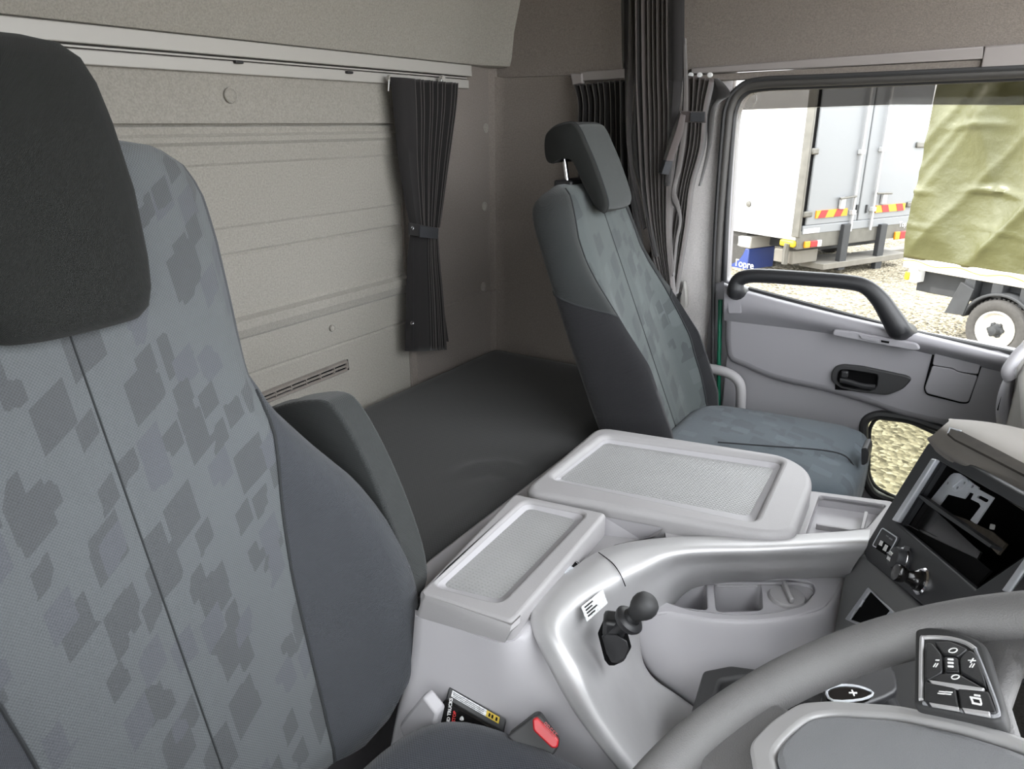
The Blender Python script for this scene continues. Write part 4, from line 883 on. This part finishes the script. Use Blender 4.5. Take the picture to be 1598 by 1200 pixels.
# ================================================================== SMALL THINGS BY THE DRIVER SEAT
bk = root('belt_buckle', PX(840, 1160, 'z', .45), 'black seat belt buckle with red release button', 'belt buckle')
def PB(pts, off=0): return [PN(x, y, V((-.32, .655, .53))+V((.35, -.75, .56))*off, (.35, -.75, .56)) for x, y in pts]
bN = V((.35, -.75, .56)).normalized()
MB().prism(rnd(PB([(790, 1150), (834, 1116), (842, 1116), (874, 1160), (868, 1172), (850, 1195)]), .006), -bN*.03).build('buckle_body', M['rubber'], bk, bevel=.005, seg=3)
MB().prism(rnd(PB([(832, 1120), (838, 1117), (873, 1152), (871, 1164), (862, 1165), (833, 1137)], .004), .003), bN*.012).build('release_button', M['red'], bk, bevel=.004, seg=3)
text('press_print', 'PRESS', PB([(846, 1131)], .0205)[0], (PB([(868, 1155)])[0]-PB([(842, 1128)])[0]), bN.cross((PB([(868, 1155)])[0]-PB([(842, 1128)])[0])), .0085, M['redrefl'], bk)
MB().tube([PB([(830, 1170)], -.02)[0], PB([(790, 1260)], -.06)[0]], .014, 8).build('buckle_stalk', M['black'], bk)

rm = root('remote_control', PX(740, 1120, 'z', .42), 'black handheld remote control with sticker beside the driver seat', 'remote')
ro = V((-.47, .655, .49)); rN = V((.30, -.80, .50)).normalized()
def PR(pts, off=0): return [PN(x, y, ro+rN*off, rN) for x, y in pts]
def k6(pts): sx = .2503; return [(560+x*sx, 1020+y*sx) for x, y in pts]
face = rnd(PR(k6([(520, 300), (545, 285), (900, 495), (870, 560), (640, 600), (500, 520), (505, 380)])), .006)
MB().prism(face, -rN*.022).build('case', M['gloss'], rm, bevel=.003)
f2 = k6([(535, 270), (600, 245), (1000, 440), (960, 480), (905, 490)])
rt = [PR(k6([(540, 288)]))[0], PR(k6([(900, 497)]))[0]]
t_up = V((-.1, .45, .55)).normalized()*.018
topf = [rt[0], rt[1], rt[1]+t_up, rt[0]+t_up]
MB().prism([p-rN*.002 for p in topf], V((0, 0, -.006))).build('top_cover', M['black'], rm, bevel=.002)
tn = (rt[1]-rt[0]).cross(t_up).normalized(); tn = tn if tn.z > 0 else -tn
def tq(a0, a1, b0, b1): return [rt[0].lerp(rt[1], a)+t_up*b+tn*.002 for a, b in ((a0, b0), (a1, b0), (a1, b1), (a0, b1))]
plate('sticker', [tq(.08, .68, .45, .9)], tn, .001, M['label'], rm); plate('warning_sticker', [tq(.68, .90, .45, .9)], tn, .001, M['yellow'], rm)
for k in range(3): q = tq(.10, .64, .52+.12*k, .56+.12*k); plate('sticker_line', [[p+tn*.0006 for p in q]], tn, .0005, M['rubber'], rm)
for a in (.72, .77, .84): q = tq(a, a+.03, .55, .8); plate('warning_mark', [[p+tn*.0006 for p in q]], tn, .0005, M['matte'], rm)
ru = (PR(k6([(570, 330)]))[0]-PR(k6([(555, 440)]))[0]).normalized(); rv = rN.cross(ru)
text('brand_print', 'UD TRUCKS', PR(k6([(563, 440)]), .0006)[0], ru, rv, .0062, M['print'], rm, bold=.0002)
text('stop_print', 'STOP', PR(k6([(598, 428)]), .0006)[0], ru, rv, .006, M['redprint'], rm, bold=.0001)
MB().tube(ell(PR(k6([(642, 405)]), .0006)[0], ru, rv, .0022, .0022, 12), .0006, 4, closed=True).build('fan_symbol', M['print'], rm)
for a in range(3): d = ru*math.cos(a*2.1)+rv*math.sin(a*2.1); c = PR(k6([(642, 405)]), .0006)[0]; MB().tube([c, c+d*.003], .0009, 5).build('fan_blade', M['print'], rm)
# grey block and carpet seen in the gap
blk = [PX(x, y, 'y', .60) for x, y in ((622, 1132), (656, 1090), (661, 1088), (682, 1115), (674, 1150), (634, 1167))]
tag(MB().prism(blk, (0, .02, 0)).build('seat_bracket', M['grey_smooth'], None, bevel=.004), 'grey plastic cover piece in the gap beside the driver seat', 'cover')

# ================================================================== CURTAINS
def curtain(name, mt, L, Rr, amp, npl, par, ax='x', base=0, flat=0.0, samples=None, seed=1, bias=None):
    """pleated cloth. L,Rr: edge polylines (px) at matching heights; pleats zigzag out of the hanging plane"""
    rnd_ = random.Random(seed); n = npl*2
    offs = [rnd_.uniform(.75, 1.25) for _ in range(n+1)]; ph = [rnd_.uniform(-.25, .25) for _ in range(n+1)]
    rows = []
    Ls = spl(PL(L, ax, base), 5); Rs = spl(PL(Rr, ax, base), 5)
    nv = V((1, 0, 0)) if ax == 'x' else V((0, -1, 0))
    for i, (a, b) in enumerate(zip(Ls, Rs)):
        row = []; t = i/(len(Ls)-1); am = lerp(amp, t)
        us = [0]+([flat*.5, flat] if flat else [])
        for j in range(1, n+1): us.append(flat+(1-flat)*(j+ph[j]*(0 if j == n else 1))/n)
        for q, u in enumerate(us):
            j = q-(2 if flat else 0)
            d = 0 if q == 0 else (am*offs[max(0, j)]*(1 if j % 2 else -.35) if j > 0 else am*.9)
            row.append(a.lerp(b, u)+nv*d)
        rows.append(row)
    o = MB().grid(rows).build(name, mt, par, angle=25, solid=.0012)
    k0 = 3 if flat else 1
    for q in range(k0, len(rows[0])-1, 2): MB().tube([r[q]+nv*.0008 for r in rows], .0011, 4).build('pleat_edge_glint', M['pleat'], o)
    return o
# rear wall curtain, tied back
rc = root('rear_curtain', PX(665, 550, 'x', RX+.05), 'black pleated tied curtain hanging from the rear wall rail', 'curtain')
curtain('cloth', M['curtain'], [(609, 120), (615, 180), (623, 260), (636, 335), (641, 355)], [(712, 130), (709, 170), (698, 250), (686, 335), (683, 355)], [(0, .016), (.5, .014), (1, .012)], 11, rc, 'x', RX+.05, flat=.24, seed=3)
curtain('lower_cloth', M['curtain'], [(640, 365), (636, 400), (634, 470), (632, 548)], [(680, 370), (683, 410), (689, 470), (694, 545)], [(0, .012), (1, .012)], 9, rc, 'x', RX+.05, flat=.52, seed=5)
MB().prism(PL([(684, 470), (690, 470), (699, 533), (690, 532)], 'x', RX+.03), (.003, 0, 0)).build('back_fold', M['curtain'], rc)
tb_ = [PX(x, y, 'x', RX+.072) for x, y in ((637, 347), (683, 356), (682, 373), (637, 366))]
bd = MB().prism(tb_, (.004, 0, 0)).build('tieback', M['curtain'], rc, bevel=.001)
MB().prism(PL([(655, 352), (683, 357), (682, 373), (654, 370)], 'x', RX+.0775), (.002, 0, 0)).build('tieback_tab', M['velcro'], bd)
for x, y in ((643, 356), (643, 504)): MB().lathe(PX(x, y, 'x', RX+.077), (1, 0, 0), [(.006, 0), (.006, .002), (.004, .003), (.003, .0015), (0, .0015)], 16).build('snap', M['chrome'], rc)
MB().tube(PL([(645, 372), (645, 545)], 'x', RX+.066), .0006, 4).build('hem_stitch', M['thread'], rc)
for x in (609, 691):
    MB().lathe(PX(x, 122, 'x', RX+.045), (1, 0, 0), [(.0075, -.006), (.0075, .003), (0, .004)], 14).build('runner', M['rail'], rc)
    MB().tube(PL([(x-2, 124), (x-3, 142)], 'x', RX+.048), .0015, 6).build('hook', M['print'], rc)
# tall pillar curtain
pcn = root('pillar_curtain', PX(1040, 470, 'y', 1.90), 'tall dark brown pleated curtain hanging down the pillar', 'curtain')
curtain('cloth', M['curtain_brown'], [(994, -430), (998, 60), (1000, 180), (1006, 290), (1020, 380), (1045, 480)], [(1054, -430), (1052, 60), (1054, 180), (1050, 290), (1048, 380), (1056, 480)], [(0, .03), (.6, .026), (1, .018)], 7, pcn, 'y', 1.90, seed=8)
def strip(name, mt, a, b, y, par, th=.002):
    A_ = spl(PL(a, 'y', y), 5); B_ = spl(PL(b, 'y', y), 5)
    return MB().grid([A_, [p.lerp(q, .5)+V((0, -.012, 0)) for p, q in zip(A_, B_)], B_]).build(name, mt, par, angle=60, solid=th)
strip('edge_hem', M['curtain_grey'], [(986, -430), (980, 60), (976, 150), (979, 240), (996, 330), (1004, 360)], [(996, -430), (993, 60), (988, 150), (986, 240), (1003, 325), (1010, 355)], 1.89, pcn)
strip('front_fold', M['curtain'], [(994, -430), (992, 60), (989, 150), (987, 240), (1004, 320), (1020, 400)], [(1008, -430), (1004, 60), (1003, 150), (1003, 240), (1012, 320), (1028, 400)], 1.88, pcn)
strip('back_drop', M['curtain'], [(966, -430), (970, 60), (975, 110), (977, 180)], [(986, -430), (984, 60), (980, 110), (980, 180)], 1.93, pcn)
strip('right_fold', M['curtain'], [(1040, -430), (1040, 60), (1042, 140), (1040, 230), (1036, 290)], [(1070, -430), (1068, 60), (1064, 140), (1052, 230), (1046, 290)], 1.875, pcn)
strip('right_hem', M['curtain_grey'], [(1066, 60), (1066, 140), (1062, 200), (1054, 260), (1047, 310), (1056, 330), (1060, 345), (1054, 375), (1050, 430)], [(1071, 60), (1074, 140), (1072, 200), (1064, 260), (1055, 295), (1061, 320), (1064, 345), (1058, 380), (1053, 430)], 1.885, pcn)
# strap
stp = root('curtain_strap', PX(1050, 270, 'y', 1.86), 'dark cloth tieback strap on the pillar curtain', 'strap')
strip('strap', M['curtain_brown'], [(1060, 174), (1052, 195), (1042, 225), (1034, 250), (1027, 270)], [(1070, 180), (1066, 205), (1058, 230), (1050, 252), (1043, 273)], 1.855, stp, .003)
strip('velcro_end', M['velcro'], [(1034, 249), (1027, 270)], [(1050, 252), (1043, 273)], 1.851, stp, .003)
MB().prism(PL([(1060, 173), (1102, 174), (1102, 192), (1060, 191)], 'y', 1.862), (0, -.003, 0)).build('strap_cross', M['curtain_brown'], stp, bevel=.001)
MB().prism(PL([(1078, 175), (1101, 175), (1100, 190), (1077, 190)], 'y', 1.858), (0, -.003, 0)).build('velcro_patch', M['velcro'], stp, bevel=.001)
# window curtain by the door
wc = root('window_curtain', PX(1060, 440, 'y', 1.96), 'dark brown pleated curtain gathered beside the door window', 'curtain')
curtain('cloth', M['curtain_brown'], [(1073, 118), (1075, 170), (1070, 230), (1060, 290), (1050, 350), (1044, 410), (1044, 465)], [(1118, 124), (1106, 170), (1100, 230), (1083, 290), (1076, 350), (1066, 410), (1058, 458)], [(0, .022), (1, .016)], 5, wc, 'y', 1.955, seed=11)
strip('end_fold', M['curtain'], [(1110, 124), (1108, 150), (1104, 180), (1103, 230), (1090, 290)], [(1122, 122), (1140, 147), (1118, 168), (1110, 230), (1094, 290)], 1.96, wc)
for x in (1078, 1092, 1108): MB().lathe(PX(x, 117, 'y', 1.975), (0, -1, 0), [(.006, -.005), (.006, .004), (0, .005)], 12).build('runner', M['print'], wc)
# black side curtain behind the seat
scn = root('side_curtain', PX(940, 300, 'y', 2.0), 'black curtain bunched behind the passenger headrest', 'curtain')
curtain('cloth', M['curtain'], [(896, 133), (903, 160), (903, 200), (905, 300), (915, 420)], [(985, 124), (985, 160), (986, 200), (990, 300), (1010, 420)], [(0, .012), (1, .02)], 10, scn, 'y', 2.0, seed=14)

# ================================================================== OUTSIDE
GZ = -1.25
tag(MB().grid([[V((x, y, GZ)) for x in (-60, -10, 0, 10, 60)] for y in (-40, 2.6, 6, 15, 90)]).build('ground', M['gravel'], None, smooth=False), 'pale gravel yard outside the window', 'ground', kind='structure')
# ---- white box truck
tk = root('box_truck', PX(1250, 415, 'z', GZ), 'white refrigerated box truck seen from behind through the window', 'truck')
zb = -.42
c0 = PX(1251, 359, 'z', zb); c1 = PX(1418, 341.5, 'z', zb); rd = (c1-c0); rd.z = 0; rd.normalize()      # rear face direction
s0 = PX(1142, 360, 'z', zb-.12); s1 = PX(1241, 375, 'z', zb-.12); sdv = (s0-s1); sdv.z = 0; sdv.normalize()
sdv = V((-rd.y, rd.x, 0)) if V((-rd.y, rd.x, 0)).dot(sdv) > 0 else V((rd.y, -rd.x, 0))
fwd = sdv
WB = 3.1; LBX = 8.5; HT = 2.6
rN_ = -fwd
def TK(u, v, wv=0): return c0+rd*u+V((0, 0, v))-fwd*wv      # u across the rear, v up, wv towards us
def tbox(name, m, u0, u1, v0, v1, w0, w1, par=tk, bev=.01, **k):
    q = [TK(u0, v0, w0), TK(u1, v0, w0), TK(u1, v0, w1), TK(u0, v0, w1)]
    return MB().prism(q, (0, 0, v1-v0)).build(name, M[m], par, bevel=bev, **k)
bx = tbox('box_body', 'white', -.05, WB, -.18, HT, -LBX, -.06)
tbox('corner_post', 'bumper', -.07, -.02, -.12, HT, -.14, .01)
tbox('hinge_channel', 'matte', -.02, .11, -.05, HT, -.08, -.035)
tbox('sill', 'whitedoor', .03, WB-.03, -.08, .06, -.06, .0)
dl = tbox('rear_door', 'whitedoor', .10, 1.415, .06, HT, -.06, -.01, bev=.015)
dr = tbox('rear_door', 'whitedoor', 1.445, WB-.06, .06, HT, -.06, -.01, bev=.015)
def UV(px, py):    # pixel on the rear face -> u, v
    p = PN(px, py, c0, rN_); d = p-c0; return d.dot(rd), d.z
for (xa, ya) in ((1272, 236), (1262, 334)):
    u, v = UV(xa, ya); tbox('hinge', 'bumper', -.02, u+.07, v-.05, v+.05, -.01, .03, dl, .03)
for (xa, ya) in ((1433, 226), (1418, 319)):
    u, v = UV(xa, ya); tbox('hinge', 'bumper', u-.07, WB, v-.05, v+.05, -.01, .03, dr, .03)
for pts, d_ in (([(1350, 165), (1340, 236), (1330, 330), (1327, 360)], dl), ([(1384, 165), (1371, 232), (1361, 325), (1358, 358)], dr)):
    uv = [UV(*p) for p in pts]; u = sum(q[0] for q in uv)/len(uv)
    rod = MB().tube([TK(u, uv[-1][1], .04), TK(u, HT-.1, .04)], .022, 10).build('lock_rod', M['white'], d_)
    for q in uv[1:3]: tbox('rod_guide', 'white', u-.05, u+.05, q[1]-.05, q[1]+.03, -.01, .07, d_, .01)
    uh, vh = UV(1314 if d_ is dl else 1379, 307 if d_ is dl else 300)
    hd2 = MB().tube([TK(u, vh, .06), TK(uh+(-.12 if d_ is dl else .15), vh-.02, .06)], .018, 8).build('lock_handle', M['bumper'], d_)
    tbox('lock_plate', 'white', uh-.06, uh+.06, vh-.2, vh, .0, .05, d_, .01)
for px, d_ in ((1337, dl), (1352, dr)):
    u, v = UV(px, 325); tbox('keeper', 'under', u-.02, u+.02, v-.08, v+.06, -.01, .015, d_, .005)
for d_, (pa, pb, pc_, pd_) in ((dl, ((1272, 343), (1321, 334), (1321, 323), (1272, 331))), (dr, ((1365, 334), (1411, 326), (1411, 316), (1365, 322)))):
    uv = [UV(*p) for p in (pa, pb, pc_, pd_)]; u0, u1 = uv[0][0], uv[1][0]; v0 = (uv[0][1]+uv[1][1])/2; v1 = (uv[2][1]+uv[3][1])/2
    bd_ = tbox('reflector_board', 'orange', u0, u1, v0, v1, -.01, .012, d_, .0)
    sgn = 1 if d_ is dl else -1; h = v1-v0; Wd = u1-u0
    for f0 in ((.06, .56) if sgn > 0 else (.16, .66)):
        a = u0+f0*Wd; s_ = .22*Wd; sl = h*.55
        q = [TK(a, v0, .013), TK(a+s_, v0, .013), TK(a+s_+sl, v1, .013), TK(a+sl, v1, .013)] if sgn > 0 else [TK(a+sl, v0, .013), TK(a+s_+sl, v0, .013), TK(a+s_, v1, .013), TK(a, v1, .013)]
        MB().prism(q, -fwd*.003).build('stripe', M['redrefl'], bd_, smooth=False)
# bumper, lamps, legs
def vz(px, py): return UV(px, py)[1]
vb0, vb1 = vz(1255, 389), vz(1255, 361)
bp_ = tbox('rear_bumper', 'bumper', -.03, WB-.05, vb0, vb1, -.10, -.01)
for pts in ([(1254, 387), (1281, 374)], [(1394, 374), (1420, 359)]):
    u0, v0 = UV(*pts[0]); u1, v1 = UV(*pts[1]); d = (u1-u0)/3.2
    lm = tbox('tail_lamp', 'redrefl', u0+d, u0+2.4*d, v0, v1, -.01, .03, tk); tbox('lamp_cell', 'orange', u0, u0+d, v0, v1, -.01, .028, lm); tbox('lamp_cell', 'print', u0+2.4*d, u1, v0, v1, -.01, .028, lm)
for xa in (1312, 1369):
    u, _ = UV(xa, 390); tbox('liftgate_leg', 'under', u-.09, u+.09, vz(xa, 420), vz(xa, 350), -.02, .07)
u0, v0 = UV(1254, 361); u1, v1 = UV(1279, 357); pl_ = tbox('name_plate', 'print', u0, u1, v1-.06, v1+.02, -.01, .004, tk)
u0, v0 = UV(1403, 349); text('maker_print', 'Topre', TK(u0, v0-.06, .004), rd, V((0, 0, 1)), .14, M['print'], tk)
st_ = tbox('step_bar', 'concrete', .55, WB-.2, vz(1300, 408)-.10, vz(1300, 408), -.4, .1)
tbox('lift_platform', 'concrete', .0, .62, vz(1260, 412), vz(1260, 392), -.5, -.1)
tbox('chassis', 'under', .5, WB-.5, vb0-.1, vb0+.2, -LBX, -.2)
for u in (.12, WB-.15):
    ty = MB().lathe(TK(u-.12 if u > 1 else u-.1, GZ+.48-zb, -1.6), rd, [(.28, -.02), (.46, 0), (.48, .04), (.48, .24), (.46, .28), (.28, .26)], 30).build('wheel', M['tyre'], tk)
# side marker, side rail, blue unit
p = PN(1172, 318, c0, rd); MB().lathe(TK(-.051, p.z-zb, -(p-c0).dot(fwd)), -rd, [(.05, -.01), (.05, .02), (0, .03)], 14).build('side_lamp', M['bumper'], tk)
tbox('side_rail', 'under', -.03, .3, vb0+.25, -.10, -LBX, -.3)
q0 = PN(1142, 417, TK(.05, 0, 0), rd); q1 = PN(1171, 388, TK(.05, 0, 0), rd)
fa, fb = -(q0-c0).dot(fwd), -(q1-c0).dot(fwd)
cu_ = tbox('cooling_unit', 'blue', .02, .7, q0.z-zb-.1, q1.z-zb, fa-1.2, fb, bev=.02)
tbox('unit_top', 'rail', .0, .7, q1.z-zb, q1.z-zb+.22, fa-1.2, fb+.03, cu_, .03)
tp = PN(1145, 414, TK(.018, 0, 0), rd); text('unit_print', 'Topre', V((tp.x, tp.y, tp.z))-rd*.002, -fwd, V((0, 0, 1)), .185, M['print'], cu_, bold=.001)
hs_ = [PN(x, y, TK(-.1, 0, .0), rd) for x, y in ((1229, 380), (1226, 392), (1224, 412))]
tbox('yellow_cap', 'yellow', -.09, .02, hs_[0].z-zb-.06, hs_[0].z-zb+.05, -.35, -.05, tk, .03)
MB().tube([V((p.x, p.y, p.z)) for p in hs_], .05, 8).build('filler_pipe', M['bumper'], tk)
# kerb stones
for k, (pa, pb) in enumerate((((1237, 413), (1330, 407)), ((1335, 406.5), (1412, 396)))):
    a, b = PX(*pa, 'z', GZ+.0), PX(*pb, 'z', GZ+.0); d = (b-a); n = V((-d.y, d.x, 0)).normalized()*.12
    tag(MB().prism([a-n, b-n, b+n, a+n], (0, 0, .14)).build('kerb_stone', M['concrete'], None, bevel=.01), ('pale concrete wheel stop on the gravel, nearer the blue unit' if k == 0 else 'pale concrete wheel stop on the gravel, nearer the green tarp'), 'wheel stop', 'wheel stops under the box truck')

# ---- tarpaulin truck
tt = root('tarp_truck', PX(1557, 540, 'z', GZ), 'truck with olive green tarpaulin cover parked outside the window', 'truck')
ztb = -.30
t0 = PX(1414, 402, 'z', ztb); t1 = PX(1598, 432, 'z', ztb); td = (t1-t0); td.z = 0; td.normalize(); tn_ = V((td.y, -td.x, 0)); tn_ = tn_ if tn_.y < 0 else -tn_
LT = 4.6; HTT = 2.6
def TT(u, v, wv=0): return t0+td*u+V((0, 0, v))+tn_*wv
rows = []; rg = random.Random(7)
NU, NVv = 150, 80
def fold(u, v):
    d = .028*math.sin(u*4.1+v*1.1+.6)+.02*math.sin(u*7.7-v*2.2)+.012*math.sin(u*13+v*5+1.3*math.sin(v*3))+.02*math.sin(v*4.3+u*.8)
    rg_ = lambda x: (1-abs(math.sin(x)))**3
    d += .075*rg_(u*1.25-v*.75+.5)+.06*rg_(u*1.9-v*1.3+1.7)+.05*rg_(u*2.6+v*.9+.2)*min(1, v)+.03*rg_(u*4.2-v*3.1)
    for vc, am, wd in ((.82, .05, .03), (1.5, .035, .03), (.42, .02, .02)): d += am*math.exp(-((v-vc+.035*math.sin(u*5+vc))/wd)**2)*(.5+.5*math.sin(u*6.1+vc*3))
    return d*min(1, v*3+.2)
for i in range(NVv+1):
    v = HTT*i/NVv
    rows.append([TT(-.03+LT*j/NU+.036*v*max(0, 1-j/NU), v, fold(LT*j/NU, v)) for j in range(NU+1)])
tp_ = MB().grid(rows)
back = [[TT(-.03+.036*HTT*i/NVv, HTT*i/NVv, fold(0, HTT*i/NVv)), TT(.02+.036*HTT*i/NVv, HTT*i/NVv, -2.1)] for i in range(NVv+1)]
tp_.grid(back); tp_.build('tarpaulin', M['tarp'], tt, angle=80, solid=-.01)
MB().prism([TT(0, HTT, 0), TT(LT, HTT, 0), TT(LT, HTT, -2.1), TT(0, HTT, -2.1)], (0, 0, .04)).build('tarp_roof', M['tarp'], tt)
def ttb(name, m, u0, u1, v0, v1, w0, w1, par=tt, bev=.01): return MB().prism([TT(u0, v0, w0), TT(u1, v0, w0), TT(u1, v0, w1), TT(u0, v0, w1)], (0, 0, v1-v0)).build(name, M[m], par, bevel=bev)
ttb('side_rail', 'rim', -.02, LT, -.12, .02, -.10, .01); ttb('chassis', 'under', .1, LT, -.4, -.12, -1.9, -.15)
MB().tube([TT(LT*j/60, -.03+.02*math.sin(j*.9), .045) for j in range(61)], .006, 6).build('lashing_rope', M['orange'], tt)
for k, u in enumerate((.06, .75, 1.05, 1.35)): ttb('bracket', 'under' if k else 'print', u, u+.12, -.28-.06*(k % 2), -.1, -.3, .0)
ttb('side_lamp', 'orange', .03, .09, -.26, -.16, -.05, .02)
def TTp(px, py): p = PN(px, py, TT(0, 0, .05), tn_); d = p-t0; return d.dot(td), d.z
wu, wv_ = TTp(1557, 492); rt_, _ = TTp(1600, 492); _, vbm = TTp(1557, 540)
rad = wv_-vbm
wc0 = TT(wu, GZ-ztb+rad, .05)
wh2 = MB().lathe(wc0, tn_, [(rad*.58, -.30), (rad*.93, -.28), (rad, -.24), (rad, -.03), (rad*.94, .0), (rad*.82, .012), (rad*.68, .0), (rad*.60, -.02), (rad*.60, -.28), (rad*.58, -.30)], 44, False).build('rear_wheel', M['tyre'], tt)
for k in range(44):
    a = 2*math.pi*k/44; d = td*math.cos(a)+V((0, 0, 1))*math.sin(a)
    MB().tube([wc0+d*rad*.995-tn_*.05, wc0+d*rad*.995-tn_*.23], .018, 5).build('tread_block', M['tyre'], wh2)
rim_ = MB().lathe(wc0, tn_, [(rad*.63, -.04), (rad*.63, .005), (rad*.585, .01), (rad*.54, -.01), (rad*.48, -.055), (rad*.30, -.07), (rad*.24, -.04), (0, -.035)], 40).build('wheel_rim', M['rim'], tt)
for k in range(4):
    a = 2*math.pi*k/4+.4; d = td*math.cos(a)+V((0, 0, 1))*math.sin(a); MB().lathe(wc0+d*rad*.39-tn_*.067, tn_, [(.035, 0), (.035, .012), (0, .013)], 14).build('vent_hole', M['matte'], rim_)
MB().lathe(wc0-tn_*.045, tn_, [(rad*.22, 0), (rad*.22, .03), (rad*.16, .05), (rad*.14, .10), (0, .11)], 20).build('axle_hub', M['under'], rim_)
for k in range(6):
    a = 2*math.pi*k/6; d = td*math.cos(a)+V((0, 0, 1))*math.sin(a); MB().lathe(wc0+d*rad*.20-tn_*.05, tn_, [(.022, 0), (.022, .05), (0, .055)], 8).build('wheel_nut', M['under'], rim_)
# mudguard
ri, ro_ = rad*1.12, rad*1.22
arc = [2.95-(2.95-.3)*k/16 for k in range(17)]
a1 = [wc0+(td*math.cos(a)+V((0, 0, 1))*math.sin(a))*ri for a in arc]; a2_ = [wc0+(td*math.cos(a)+V((0, 0, 1))*math.sin(a))*ro_ for a in arc]
MB().prism(a1+a2_[::-1], -tn_*.4).build('mudguard', M['under'], tt, bevel=.01)
mf = [TTp(1500, 440), TTp(1520, 452), TTp(1503, 492), TTp(1474, 488)]
MB().prism([TT(u, v, .06) for u, v in mf], -tn_*.03).build('mud_flap', M['under'], tt, bevel=.005)
